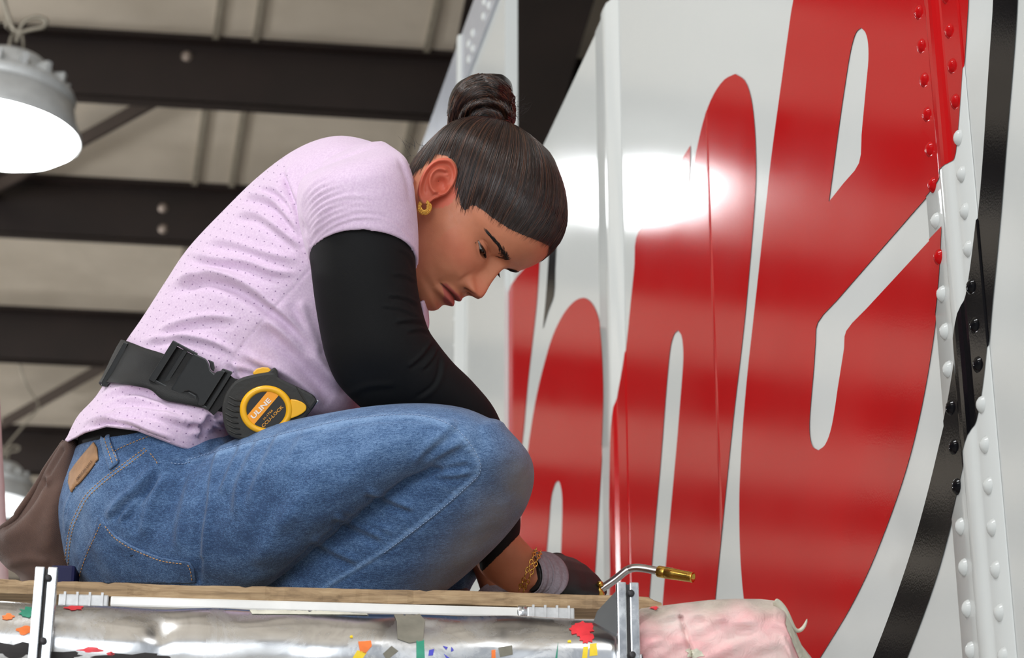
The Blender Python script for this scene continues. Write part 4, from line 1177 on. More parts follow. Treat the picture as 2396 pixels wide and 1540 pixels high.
ss = np.linspace(-1, 1, NT, endpoint=False)
th = math.pi * (ss - 0.19 * np.sin(math.pi * ss))
Z, T = np.meshgrid(zz, th, indexing='ij')
Fz, Bz, Wz, Xz = (hermite(t_, zz)[:, None] for t_ in (PF, PB, PW, PX))
c_, s_ = np.cos(T), np.sin(T)
ex_f = 2.25; ex_b = 2.05
pw = np.where(c_ > 0, 2 / ex_f, 2 / ex_b)
Xh = Xz + np.where(c_ > 0, Fz - Xz, Xz - Bz) * np.sign(c_) * np.abs(c_) ** pw
Yh = Wz * np.sign(s_) * np.abs(s_) ** pw
front = np.clip((c_ - 0.02) / 0.35, 0, 1); front = front * front * (3 - 2 * front)
ay = np.abs(Yh)
skull = (Xh.copy(), Yh.copy(), Z.copy())
def G(y0, z0, sy, sz): return np.exp(-((ay - y0) / sy) ** 2 - ((Z - z0) / sz) ** 2)
dX = np.zeros_like(Xh); dY = np.zeros_like(Xh); dZ = np.zeros_like(Xh)
# nose
nz_h = hermite(np.array([(-.050, 0), (-.043, .0005), (-.039, .004), (-.0355, .0125), (-.031, .0192), (-.0265, .0204), (-.021, .0190), (-.012, .0145), (-.002, .0105), (.006, .0075), (.013, .0045), (.020, .0015), (.028, 0), (.06, 0)]), Z)
nz_w = np.interp(Z, [-.045, -.034, -.027, -.018, -.005, .010, .03], [.0095, .0106, .0100, .0080, .0068, .0068, .009])
dX += nz_h * np.exp(-(ay / nz_w) ** 2.4)
dX += .0100 * G(.0128, -.0325, .0060, .0060)                                        # nostril wings
dX -= .0050 * G(.0072, -.0385, .0036, .0026)                                        # nostrils
dX -= .0022 * G(.0205, -.0345, .0040, .0080)                                        # crease beside the wing
# brow, sockets, cheeks
dX += .0030 * G(.026, .0215, .020, .0065)
dX -= .0070 * G(.0300, .0050, .0155, .0090)
dX -= .0040 * G(.014, .006, .006, .010)
dX += .0045 * G(.0420, -.022, .020, .017); dY += .0030 * G(.052, -.018, .018, .018) * np.sign(Yh)
dX -= .0022 * G(.028, -.052, .008, .012)
# mouth
mw = np.clip(1 - (ay / .0265) ** 2, 0, 1)
ul = -.0500 - .0025 * (ay / .0245) ** 2 + .0008 * np.exp(-(ay / .004) ** 2) * -1
sl = -.0560 - .0045 * (ay / .0245) ** 2
ll = -.0640 - .0005 * (ay / .0245) ** 2
dX += .0052 * mw * np.exp(-((Z - (sl + .0046)) / .0036) ** 2)
dX += .0078 * mw * np.exp(-((Z - (sl - .0062)) / .0044) ** 2)
dX -= .0040 * np.clip(mw * 2, 0, 1) * np.exp(-((Z - sl) / .0014) ** 2)
dX -= .0022 * G(.0265, -.0615, .0045, .0050)                                        # mouth corners
dX -= .0012 * np.exp(-(ay / .0030) ** 2 - ((Z + .044) / .005) ** 2)                  # philtrum
dX += .0015 * G(.0, -.083, .014, .008)
Xh = Xh + dX * front; Yh = Yh + dY * front; Zh = Z + dZ
# eyes: lids modelled over the ball, with a real opening
EYR = .0122
iy = np.argmin(np.abs(zz - .0035))
kf = np.argmin(np.abs(Yh[iy] - .0305) + (c_[iy] < 0.2) * 9)
EYE = np.array([float(Xh[iy, kf]) - .0098, .0305, .0030])
ay2 = np.abs(Yh)
r2 = .0137 ** 2 - (ay2 - EYE[1]) ** 2 - (Zh - EYE[2]) ** 2
sph = EYE[0] + np.sqrt(np.clip(r2, 0, None))
kk = .0022
hs = np.clip(.5 + .5 * (sph - Xh) / kk, 0, 1)
blend = Xh * (1 - hs) + sph * hs + kk * hs * (1 - hs)
Xh = np.where((r2 > 0) & (c_ > .2), blend, Xh)
et = (ay2 - .0178) / .0262
sn = np.sin(np.pi * np.clip(et, 0, 1))
ezc = -.0005 + .0035 * np.clip(et, 0, 1)
e_up = ezc + LID_UP * sn ** .75; e_lo = ezc - LID_LO * sn
on = (c_ > .2)
Xh += on * .0007 * np.exp(-((Zh - e_up - .0012) / .0011) ** 2) * (sn > .05) * np.clip(sn * 3, 0, 1)      # lid rims
Xh += on * .0006 * np.exp(-((Zh - e_lo + .0012) / .0011) ** 2) * np.clip(sn * 3, 0, 1)
Xh -= on * .0018 * np.exp(-((Zh - e_up - .0058) / .0012) ** 2) * np.clip(sn * 2, 0, 1)                   # fold above the lid
opn = np.clip((e_up - Zh) / .0005 + .5, 0, 1) * np.clip((Zh - e_lo) / .0005 + .5, 0, 1) * (et > 0) * (et < 1) * on
Xh -= opn * .0062
hv = H(Xh, Yh, Zh).reshape(-1, 3)
hf = [(i * NT + k, i * NT + (k + 1) % NT, (i + 1) * NT + (k + 1) % NT, (i + 1) * NT + k) for i in range(NZ - 1) for k in range(NT)]
hf += [tuple(range(NT - 1, -1, -1)), tuple((NZ - 1) * NT + k for k in range(NT))]
hb = BVHTree.FromPolygons([Vector(q) for q in hv], hf)

# ear: relief shaped inside its own outline
EAR = [(1041, 369), (1054, 371), (1064, 380), (1070, 394), (1070, 412), (1064, 428), (1056, 442), (1044, 455), (1028, 462), (1014, 468), (1004, 476), (993, 479), (983, 474), (978, 462), (977, 446), (982, 424), (992, 400), (1008, 381), (1025, 371)]
eo = catmull(EAR + [EAR[0]], 6)[:-1]; ec = np.array([1026.0, 424.0])
hit = cast(hb, 1064, 425); ED = float(proj(np.array(hit[0]))[2]) if hit[0] is not None else D0
ang = np.arctan2(eo[:, 1] - ec[1], eo[:, 0] - ec[0]); o_ = np.argsort(ang); eo, ang = eo[o_], ang[o_]
NA, NR_ = 120, 34
aa = np.linspace(-math.pi, math.pi, NA, endpoint=False)
rad = np.interp(aa, np.concatenate([ang - 2 * math.pi, ang, ang + 2 * math.pi]), np.tile(np.hypot(eo[:, 0] - ec[0], eo[:, 1] - ec[1]), 3))
ev = []; 
rl = list(np.linspace(0.0, 1, NR_)[1:])
def ear_h(x, y, rho, a):
    low = np.clip((y - 448) / 14, 0, 1)
    frontw = np.clip((x - 1046) / 10, 0, 1) * np.clip((y - 405) / 20, 0, 1)
    h = 0.0042 * np.exp(-((rho - .90) / .085) ** 2) * (1 - .55 * low) * (1 - .6 * frontw)
    h -= 0.0022 * np.exp(-((rho - .70) / .09) ** 2) * (1 - low) * (1 - frontw)
    # antihelix
    ah = np.hypot((x - 1030) / 24, (y - 424) / 30)
    h += 0.0040 * np.exp(-((ah - 1.0) / .18) ** 2) * np.clip((1042 - x) / 10 + np.clip((418 - y) / 8, 0, 1), 0, 1) * (1 - low)
    cc = np.hypot((x - 1032) / 17, (y - 432) / 19)
    h -= 0.0085 * np.exp(-(cc / .85) ** 3)
    h += 0.0032 * np.exp(-((x - 1049) / 6) ** 2 - ((y - 440) / 8) ** 2)                       # tragus
    h += 0.0030 * np.exp(-((x - 1021) / 7) ** 2 - ((y - 450) / 6) ** 2)                       # antitragus
    h -= 0.0030 * np.exp(-((x - 1024) / 4) ** 2 - ((y - 456) / 5) ** 2)
    h += 0.0020 * low * np.exp(-((x - 993) / 14) ** 2)
    h -= 0.0034 * np.exp(-((x - 1045) / 16) ** 2 - ((y - 404) / 4) ** 2) * np.clip((1056 - x) / 8, 0, 1) * .5
    return h
ev.append(W(*ec, ED - .006 - ear_h(ec[0], ec[1], 0.0, 0)))
for rho in rl:
    for k in range(NA):
        x, y = ec[0] + rad[k] * rho * math.cos(aa[k]), ec[1] + rad[k] * rho * math.sin(aa[k])
        fl = 0.0145 * np.clip((1068 - x) / 80, 0, 1) ** .8 + 0.002
        edge = 0.0016 * max(0, (rho - .95) / .05) ** 2
        ev.append(W(x, y, ED - fl - ear_h(x, y, rho, aa[k]) + edge))
for (rho, back) in ((.985, .0055), (.90, .010), (.72, .020), (.55, .034)):
    for k in range(NA):
        x, y = ec[0] + 6 * (1 - rho) * 4 + rad[k] * rho * math.cos(aa[k]), ec[1] + rad[k] * rho * math.sin(aa[k])
        fl = 0.0145 * np.clip((1068 - x) / 80, 0, 1) ** .8 + 0.002
        ev.append(W(x, y, ED - fl + back))
ef = [(0, 1 + (k + 1) % NA, 1 + k) for k in range(NA)]
nr = len(rl) + 4
for i in range(nr - 1):
    ef += [(1 + i * NA + k, 1 + i * NA + (k + 1) % NA, 1 + (i + 1) * NA + (k + 1) % NA, 1 + (i + 1) * NA + k) for k in range(NA)]
ef.append(tuple(1 + (nr - 1) * NA + k for k in range(NA)))

# far ear: mirror of the near one
ev = np.array(ev); lo_ = Hinv(ev); ev2 = H(lo_[:, 0], -lo_[:, 1], lo_[:, 2]); ef2 = [tuple(reversed(q)) for q in ef]

NECK = [(800, 420, 950, 560, .10, .062), (880, 392, 968, 560, .092, .060), (935, 388, 985, 570, .086, .057), (985, 400, 1010, 600, .08, .056), (1040, 400, 1060, 560, .075, .05)]

# ------------------------------------------------------------------ hands
def hand_chains(wr, kn, dirs, up_, scale=1.0, flip=1):
    pass
def hand(base, fwd, side, nrm, curl, k=1.0, thumb_in=0.3):
    """palm and five fingers; base = wrist, nrm = back of the hand, curl = bend at each joint"""
    fwd, side, nrm = (np.array(q, float) / np.linalg.norm(q) for q in (fwd, side, nrm))
    parts = []
    L = .088
    n = 26; v = []; st = [(-.012, .025, .019), (.0, .026, .0185), (.02, .033, .0165), (.045, .040, .0160), (.07, .042, .0145), (L, .040, .012), (L + .006, .034, .008)]
    for q in catmull(st, 4):
        for i in range(n):
            t = 2 * math.pi * i / n
            v.append(base + fwd * q[0] + side * q[1] * math.cos(t) * k + nrm * q[2] * math.sin(t) * k)
    m = len(v) // n
    f = [(i * n + j, i * n + (j + 1) % n, (i + 1) * n + (j + 1) % n, (i + 1) * n + j) for i in range(m - 1) for j in range(n)] + [tuple(range(n - 1, -1, -1)), tuple((m - 1) * n + j for j in range(n))]
    parts.append((v, f))
    lens = [(.042, .026, .022), (.046, .030, .024), (.043, .028, .023), (.034, .021, .020)]
    offs = [.030, .0105, -.0095, -.0285]; rad_ = [.0094, .0096, .0092, .0082]
    for (l, o, r, bend) in zip(lens, offs, rad_, curl):
        p = base + fwd * (L - .012 - abs(o) * .12) + side * o * k; a = 0.0; pts = [p - fwd * .02, p]; rr_ = [r * .9, r * 1.08]
        for seg, b in zip(l, bend):
            a += math.radians(b); d = fwd * math.cos(a) - nrm * math.sin(a)
            p = p + d * seg; pts.append(p); rr_.append(rr_[-1] * .93)
        parts.append(skin_chain(pts, np.array(rr_) * k, 14))
    b0 = base + fwd * .018 + side * .026 * k
    d1 = fwd * .72 + side * .62 - nrm * .30; d2 = fwd * .86 + side * (.35 - thumb_in) - nrm * .45; d3 = fwd * .80 - side * thumb_in - nrm * .5
    p1 = b0 + d1 * .040; p2 = p1 + d2 * .033; p3 = p2 + d3 * .026
    parts.append(skin_chain([b0 - side * .012, b0, p1, p2, p3], np.array([.013, .0135, .0115, .0102, .0086]) * k, 14))
    return parts
WR = P(1248, 1342, .055)
h_f = P(1344, 1364, .110) - WR
h_n = -UP * -0.86 + RIGHT * 0.38 - FWD * 0.25
h_s = np.cross(h_n, h_f); h_f = np.cross(h_s, h_n)
h_s = h_s if h_s @ FWD > 0 else -h_s
HAND_R = dict(base=WR, fwd=h_f, side=h_s, nrm=h_n, curl=[(52, 70, 45), (56, 72, 48), (60, 74, 50), (64, 74, 50)])
WL = P(1162, 1410, .15)
l_f = P(1262, 1470, .10) - WL; l_n = UP * .8 + RIGHT * .4 - FWD * .3; l_s = np.cross(l_n, l_f); l_f = np.cross(l_s, l_n)
l_s = l_s if l_s @ FWD < 0 else -l_s
HAND_L = dict(base=WL, fwd=l_f, side=l_s, nrm=l_n, curl=[(48, 60, 40), (52, 62, 42), (56, 64, 44), (60, 64, 44)])

# ------------------------------------------------------------------ body: one continuous skin
core = [loft(TORSO[2:][::-1], shrink=.84, sub=3, n=40), loft(ARM_R, shrink=.86, sub=3, n=36), loft(FORE_R, sub=4, n=40), loft(ARM_L, shrink=.86, sub=3, n=32), loft(FORE_L, n=32, sub=3),
        loft(PELVIS, shrink=.88, sub=3, n=40), loft(THIGH_R, shrink=.78, sub=3, n=36), loft(SHIN_R, shrink=.76, sub=3, n=36), loft(THIGH_L, shrink=.9, sub=3, n=36), loft(SHIN_L, shrink=.88, sub=3, n=36), loft(NECK, sub=4, n=40)]
FOOT_R = [P(800, 1450, -.072), P(760, 1478, -.07), P(720, 1484, -.075), P(880, 1484, -.095)]
FOOT_L = [P(1010, 1420, .19), P(1000, 1520, .19), P(1030, 1560, .185), P(1150, 1580, .17)]
core += [skin_chain([P(790, 1440, -.078), P(745, 1476, -.075), P(800, 1484, -.085), P(900, 1486, -.10)], [.030, .026, .026, .018], 18)]
core += [skin_chain([P(1010, 1400, .19), P(1000, 1545, .19), P(1060, 1570, .185), P(1150, 1584, .17)], [.032, .030, .028, .018], 18)]
core += hand(**{**HAND_R, 'k': .86}) + hand(**{**HAND_L, 'k': .86})
bmsh = fuse('body', core, 0.0028, 5)
def union(me_a, parts):
    """adds further closed volumes to a skin"""
    oa = bpy.data.objects.new('a', me_a); COL.objects.link(oa)
    objs = []
    for v, f in parts:
        mm = mesh('b', v, f); bm = bmesh.new(); bm.from_mesh(mm); bmesh.ops.recalc_face_normals(bm, faces=bm.faces); bm.to_mesh(mm); bm.free()
        ob = bpy.data.objects.new('b', mm); COL.objects.link(ob); objs.append(ob)
        md = oa.modifiers.new('u', 'BOOLEAN'); md.operation = 'UNION'; md.object = ob
        try: md.solver = 'MANIFOLD'
        except TypeError: md.solver = 'EXACT'
    dg = bpy.context.evaluated_depsgraph_get()
    out = bpy.data.meshes.new_from_object(oa.evaluated_get(dg))
    for ob in objs + [oa]: bpy.data.objects.remove(ob, do_unlink=True)
    return out
body_me = union(bmsh, [(hv, hf), (ev, ef), (ev2, ef2)] )
body_me.name = 'body'; body_me.materials.clear()
B = Surf(body_me)
hl = Hinv(B.v); hx_, hy_, hz_ = hl.T; ha = np.abs(hy_)
inh = (hz_ > -.12) & (hz_ < .13) & (hx_ > -.1) & (ha < .09) & (hx_ < .13)
f_ok = inh & (hx_ > .05)
lipz_u = -.0560 - .0045 * (ha / .0245) ** 2
top_l = -.0492 - .0055 * np.clip(ha / .0245, 0, 1.1) ** 1.5; bot_l = -.0695 + .0100 * np.clip(ha / .0245, 0, 1.1) ** 2
lips = np.clip((top_l - hz_) / .0012 + .5, 0, 1) * np.clip((hz_ - bot_l) / .0015 + .5, 0, 1) * np.clip((.0245 - ha) / .002 + .5, 0, 1) * f_ok
B.attr('lips', lips * .85)
earm = (np.hypot((B.x - 1024) / 50, (B.y - 424) / 60) < 1.05) & (B.d < ED + .01) & (ha > .05)
bl_ = np.exp(-((ha - .047) / .018) ** 2 - ((hz_ + .022) / .017) ** 2) * .30 * f_ok + np.exp(-(ha / .014) ** 2 - ((hz_ + .028) / .012) ** 2) * .30 * f_ok
B.attr('blush', np.clip(bl_ + earm * .75, 0, 1))
mouthline = np.exp(-((hz_ - lipz_u) / .0011) ** 2) * np.clip((.0265 - ha) / .002, 0, 1) * f_ok
nostril = np.exp(-((ha - .0072) / .0030) ** 2 - ((hz_ + .0388) / .0020) ** 2) * f_ok
B.attr('face_dark', np.clip(mouthline * .8 + nostril * .9, 0, 1))  # mask for the painted shade in mouth line and nostrils
body = link('body', body_me, worker, M_SKIN)

# eyes
M_EYEW = Mat('eye_white', srgb(196, 190, 186), 0.15).m
M_IRIS = Mat('dark_brown_iris', srgb(26, 15, 11), 0.08).m
for sgn in (1, -1):
    c = H(*(EYE * [1, sgn, 1]))
    e = MB().lathe(c, HFW, [(EYR * math.cos(a), EYR * math.sin(a) + 1e-5) for a in np.linspace(math.pi, 0, 24)], 32).build('eyeball', M_EYEW, body, True)
    g = math.cos(math.radians(24)) * HFW - math.sin(math.radians(24)) * HUP
    MB().lathe(c, g, [((EYR + .0004) * math.cos(a), (EYR + .0004) * math.sin(a) + 1e-5) for a in np.linspace(math.radians(29), 0, 8)], 28).build('iris', M_IRIS, e, True)
# lashes and brows: short hairs
M_HAIR_ = Mat('dark_brown_hair', srgb(34, 22, 18), 0.30, 0, 0.5)
M_HAIR_.color(M_HAIR_.ramp(M_HAIR_.attr('shade'), [(0.0, srgb(18, 11, 10)), (0.5, srgb(40, 24, 18)), (1.0, srgb(92, 58, 40))]))
M_HAIR = M_HAIR_.m
lash = MB(); face_dark = MB()
for sgn in (1, -1):
    for i in range(46):
        az = math.radians(-48 + 96 * i / 45); q = 1 - (az / math.radians(50)) ** 2
        t_ = i / 45; yl = .0178 + .0262 * t_; zl = -.0005 + .0035 * t_ + LID_UP * math.sin(math.pi * t_) ** .75 if 0 < t_ < 1 else .0005
        o = np.array([EYE[0] + math.sqrt(max(1e-8, .0143 ** 2 - (yl - EYE[1]) ** 2 - (zl - EYE[2]) ** 2)), yl, zl])
        d = np.array([math.cos(az) * .9, math.sin(az) * .9 + .15, -.45])
        pts = [o, o + d * .0032, o + d * .0058 + [0, 0, .0008]]
        pts = [H(*(p_ * [1, sgn, 1])) for p_ in np.array(pts)]
        lash.tube(pts, [.00042, .00034, .0001], 4)
    hbv = BVHTree.FromPolygons([Vector(q) for q in hv], hf)
    for i in range(190):
        t = rng.random(); w = rng.normal(0, 1) * (.0021 * (1 - .72 * t ** 1.3))
        y = .0135 + .036 * t; z = .0160 + .0040 * math.sin(t * 2.5) + w
        ln = .0056; dy_, dz_ = ln * (.55 + .45 * t), ln * (.75 - 1.0 * t)
        pts = []
        for k in (0, .5, 1):
            yy, z2 = y + dy_ * k, z + dz_ * k
            o = H(np.array(.2), np.array(sgn * yy), np.array(z2)); ht = hbv.ray_cast(Vector(o), Vector(-HFW))
            if ht[0] is None: break
            pts.append(np.array(ht[0]) + HFW * (.0005 + .0004 * k))
        if len(pts) == 3: face_dark.tube(pts, [.00036, .00034, .0001], 4)
lash.build('eyelashes', M_HAIR, body, True)['kind'] = 'stuff'
face_dark.build('eyebrows', M_HAIR, body, True)['kind'] = 'stuff'

# ------------------------------------------------------------------ hair
HAIRPOLY = [(1318, 590), (1296, 578), (1262, 562), (1225, 548), (1190, 532), (1162, 514), (1138, 494), (1116, 480), (1102, 478), (1090, 490), (1080, 478), (1074, 440), (1071, 410), (1066, 388), (1050, 364), (1020, 358), (1000, 372), (985, 392), (965, 402), (930, 440), (880, 400), (900, 280), (1000, 150), (1250, 100), (1480, 250), (1460, 640), (1330, 640)]
sX, sY, sZ = skull
q = proj(H(sX, np.abs(sY), sZ).reshape(-1, 3))
class _Q: pass
qq = _Q(); qq.x, qq.y = q[:, 0], q[:, 1]
hm = poly_mask(qq, HAIRPOLY, 90).reshape(NZ, NT)
facing_side = (np.abs(sY) > .001)
ctr_ = np.array([.004, 0, .03])
rr_ = np.stack([sX, sY, sZ], -1) - ctr_; rl_ = np.linalg.norm(rr_, axis=-1, keepdims=True)
thick = np.clip((hm - .48) / .52, 0, 1); thick = .0006 + HAIR_T * thick * thick * (3 - 2 * thick)
hp = ctr_ + rr_ * (1 + thick[..., None] / rl_)
hp = H(hp[..., 0], hp[..., 1], hp[..., 2]).reshape(-1, 3)
keep = (hm > .48).ravel()
hfc = [f for f in hf[:-2] if all(keep[i] for i in f)] + [hf[-1]]
idx = sorted({i for f in hfc for i in f}); mp = {a: b for b, a in enumerate(idx)}
_h = Mat('sleek_brown_hair', srgb(40, 25, 19), 0.30, 0, 0.5)
uvh = _h.n('ShaderNodeUVMap'); mph = _h.n('ShaderNodeMapping'); _h.l(uvh.outputs[0], mph.inputs[0]); mph.inputs['Scale'].default_value = (70, 1.2, 1)
stk = _h.noise(4, 5, 0.65, mph.outputs[0])
_h.color(_h.ramp(stk, [(0.3, srgb(22, 14, 12)), (0.55, srgb(40, 25, 20)), (0.8, srgb(60, 39, 30))]))
_h.bump(stk, 0.0012, 0.8)
hair = link('hair', mesh('hair', hp[idx], [tuple(mp[i] for i in f) for f in hfc]), worker, _h.m)
hcap = BVHTree.FromPolygons([Vector(q_) for q_ in hp], [f for f in hf])
# comb direction: from the hairline up to the bun
ht = cast(hcap, 1138, 284)
BUN = np.array(ht[0]) if ht[0] is not None else H(-.07, 0, .09)
bl3 = Hinv(BUN); bl3[1] = 0.0
bd = (bl3 - ctr_); bd /= np.linalg.norm(bd)
# streak coordinates: angle round the bun, distance from it
dirs = (Hinv(hp[idx]) - ctr_); dirs /= np.linalg.norm(dirs, axis=1)[:, None]
e1 = np.cross(bd, [0, 1, 0]); e1 /= np.linalg.norm(e1); e2 = np.cross(bd, e1)
uvl = hair.data.uv_layers.new(name='UVMap')
li = np.empty(len(hair.data.loops), np.int64); hair.data.loops.foreach_get('vertex_index', li)
U_ = np.arctan2(dirs @ e2, dirs @ e1) / (2 * math.pi); V_ = np.arccos(np.clip(dirs @ bd, -1, 1))
# vertices straddling the seam of the angle sit behind the neck
uvl.data.foreach_set('uv', np.stack([U_, V_], 1)[li].ravel())
strands = MB(); SHADE = []
edge_pts = []
hmv = hm
cand = np.argwhere((hm > .41) & (hm < .60)); allc = np.argwhere(hm > .9)
def surf_at(d):
    o = H(*ctr_); wdir = HFW * d[0] + HNR * d[1] + HUP * d[2]
    h_ = hcap.ray_cast(Vector(o), Vector(wdir))
    return None if h_[0] is None else np.array(h_[0]), wdir
def strand(i, j, r, lift, m, wob):
    p0 = np.array([sX[i, j], sY[i, j], sZ[i, j]]) - ctr_; p0 /= np.linalg.norm(p0)
    w_ = math.acos(np.clip(p0 @ bd, -1, 1))
    if w_ < .12: return
    pts = []; n_ = 14
    ax = rng.normal(0, wob, 3)
    for k in range(n_):
        t = k / (n_ - 1) * (1 - .12 / w_)
        d = (math.sin((1 - t) * w_) * p0 + math.sin(t * w_) * bd) / math.sin(w_)
        d = d + ax * math.sin(math.pi * t); d /= np.linalg.norm(d)
        p_, wd2 = surf_at(d)
        if p_ is None: return
        pts.append(p_ + wd2 * (lift * (0.35 + math.sin(math.pi * min(1, t + .15)))))
    m.tube(pts, np.concatenate([[.12, .85], np.ones(n_ - 2)]) * r, 4, False)
    SHADE.extend([rng.random() ** 1.5] * (4 * n_))
for k in range(4200):
    i, j = cand[rng.integers(len(cand))] if k < 2900 else allc[rng.integers(len(allc))]
    strand(i, j, rng.uniform(.00014, .00032), rng.uniform(.0001, .0007), strands, .012)
st_o = strands.build('hair_strands', M_HAIR, hair, True); st_o['kind'] = 'stuff'
st_o.data.attributes.new('shade', 'FLOAT', 'POINT').data.foreach_set('value', SHADE)

# bun: coiled twist
nrm_mid = HNR
def mid_depth(px, py):
    r_ = ray(px, py); return float(((HO - CAM) @ nrm_mid) / (r_ @ nrm_mid))
BD = np.linalg.norm(BUN - CAM) * 0 + mid_depth(1130, 240) - D0
BUNL = [(1056, 312, 1200, 300, BD, .030), (1048, 282, 1207, 272, BD, .036), (1047, 250, 1206, 246, BD, .039), (1055, 218, 1201, 216, BD, .038), (1072, 193, 1196, 192, BD, .032), (1098, 178, 1180, 177, BD, .020)]
bum = fuse('hair_bun', [loft(BUNL, 48, 5, 10, 6)], 0.002, 2)
BU = Surf(bum)
def arc(rx, ry, a0, a1, cx_=1138, cy_=288): return [(cx_ + rx * math.cos(math.radians(a)), cy_ - ry * math.sin(math.radians(a))) for a in np.linspace(a0, a1, 9)]
BU.fold(arc(74, 62, 190, 10), 5, -.006, 0, .1).fold(arc(50, 38, 185, 0), 5, -.006, 0, .1).fold(arc(84, 88, 195, 60), 6, .003, 0, .1).fold(arc(60, 48, 190, 10), 6, .004, 0, .1)
BU.fold([(1112, 176), (1140, 200), (1160, 236)], 4, -.004, 0, .2).fold([(1165, 178), (1180, 205), (1190, 240)], 4, -.004, 0, .2)
BU.noise(.0012, 150, 9).apply()
bun = link('hair_bun', bum, worker, M_HAIR)
bb = bvh_of(bun); bs_ = MB(); BSH = []
for k in range(700):
    rho = rng.uniform(.25, 1.06); a0 = rng.uniform(20, 200); a1 = a0 - rng.uniform(50, 120); sk = rng.uniform(-.08, .08)
    pts = []
    for a in np.linspace(a0, a1, 10):
        q_ = (a0 - a) / 100
        x, y = 1134 + 84 * (rho + sk * q_) * math.cos(math.radians(a)), 292 - 112 * (rho + sk * q_) * math.sin(math.radians(a))
        h_ = cast(bb, x, y)
        if h_[0] is None: 
            if len(pts) > 3: break
            pts = []; continue
        n_ = h_[1] if h_[1].dot(Vector(FWD)) < 0 else -h_[1]
        pts.append(np.array(h_[0] + n_ * rng.uniform(.0003, .0009)))
    if len(pts) > 3:
        r_ = rng.uniform(.0003, .0007)
        bs_.tube(pts, r_, 4, False); sh_ = rng.random() ** 1.3 * .9; BSH += [sh_] * (4 * len(pts))
        if k % 2 == 0:
            l3 = Hinv(np.array(pts)); bs_.tube(H(l3[:, 0], -l3[:, 1], l3[:, 2]), r_, 4, False); BSH += [sh_] * (4 * len(pts))
bo = bs_.build('bun_strands', M_HAIR, bun, True); bo['kind'] = 'stuff'; bo.data.attributes.new('shade', 'FLOAT', 'POINT').data.foreach_set('value', BSH)
# loose wisps at the bun and the nape
wi = MB()
for k in range(46):
    if k < 24: x0, y0, dx_, dy_ = rng.uniform(1195, 1225), rng.uniform(235, 275), rng.uniform(5, 28), rng.uniform(-26, 10)
    else: x0, y0, dx_, dy_ = rng.uniform(945, 1005), rng.uniform(340, 372), rng.uniform(-26, 4), rng.uniform(-30, -4)
    d_ = BD + rng.uniform(-.02, .02) if k < 24 else HEAD_DZ + rng.uniform(-.03, .02)
    q_ = np.array([(x0, y0), (x0 + dx_ * .5 + rng.normal(0, 4), y0 + dy_ * .5 + rng.normal(0, 4)), (x0 + dx_, y0 + dy_)])
    q_ = catmull(q_, 5)
    wi.tube([P(a, b, d_) for a, b in q_], np.linspace(.0002, .00006, len(q_)), 3, False)
wo = wi.build('loose_wisps', M_HAIR, hair, True); wo['kind'] = 'stuff'

# ------------------------------------------------------------------ gloves
M_KNITG = simple('grey_knit_glove', (140, 132, 140), 0.85, 0, 0.15, 300, 0.0008, 500)
_g = Mat('black_dipped_glove', srgb(30, 30, 31), 0.55); _g.bump(_g.noise(300, 3), .0008, .5)
M_DIP = _g.m
for nm_, hd in (('r', HAND_R), ('l', HAND_L)):
    gm = fuse('work_glove', hand(**{**hd, 'k': 1.06}), 0.0016, 5)
    gs = Surf(gm)
    rel = gs.v - hd['base']; fw_ = np.array(hd['fwd']) / np.linalg.norm(hd['fwd'])
    gs.noise(.0006, 120, 2).apply(True)
    gl = link('work_glove', gm, worker, M_DIP)
    # knit wrist and back
    b0 = np.array(hd['base']); sd = np.array(hd['side']) / np.linalg.norm(hd['side']); nr_ = np.array(hd['nrm']) / np.linalg.norm(hd['nrm'])
    vv_ = []; n_ = 40; prf = [(-.012, .0285, .0235), (-.008, .0295, .0245), (0, .0300, .0240), (.008, .0312, .0232), (.012, .0325, .0228), (.022, .0375, .0218), (.034, .0405, .0208), (.046, .0420, .0192)]
    for i, q_ in enumerate(catmull(prf, 4)):
        wvv = .0007 * math.sin(i * 1.3)
        for j in range(n_):
            t = 2 * math.pi * j / n_
            cut = .040 * (.5 - .5 * math.cos(t - .9)) * (i / 28) ** 2
            vv_.append(b0 + fw_ * (q_[0] - cut) + sd * (q_[1] + wvv) * math.cos(t) + nr_ * (q_[2] + wvv) * math.sin(t))
    mm_ = len(vv_) // n_
    ff_ = [(i * n_ + j, i * n_ + (j + 1) % n_, (i + 1) * n_ + (j + 1) % n_, (i + 1) * n_ + j) for i in range(mm_ - 1) for j in range(n_)]
    kc = mobj('knit_cuff', vv_, ff_, M_KNITG, gl); kc.modifiers.new('t', 'SOLIDIFY').thickness = .0012
# ================================================================== things on the worker
def slab(name, outline, d, thick, mat, parent, bevel=0.0, tilt=(0, 0), smooth=False, ref=None):
    """outline in photo pixels cut out of a sheet of real thickness standing at distance d"""
    rx, ry = ref if ref is not None else np.mean(outline, 0)
    n = len(outline)
    def dd(x, y): return d + tilt[0] * (x - rx) + tilt[1] * (y - ry)
    v = [W(x, y, dd(x, y)) for x, y in outline] + [W(x, y, dd(x, y) + thick) for x, y in outline]
    f = [tuple(range(n)), tuple(range(2 * n - 1, n - 1, -1))] + [(i, i + n, (i + 1) % n + n, (i + 1) % n) for i in range(n)]
    return MB().add(v, f).build(name, mat, parent, smooth, bevel)
def ell(cx_, cy_, rx, ry, n=48, a0=0, a1=360): return [(cx_ + rx * math.cos(math.radians(a)), cy_ + ry * math.sin(math.radians(a))) for a in np.linspace(a0, a1, n, endpoint=(a1 - a0) < 360)]
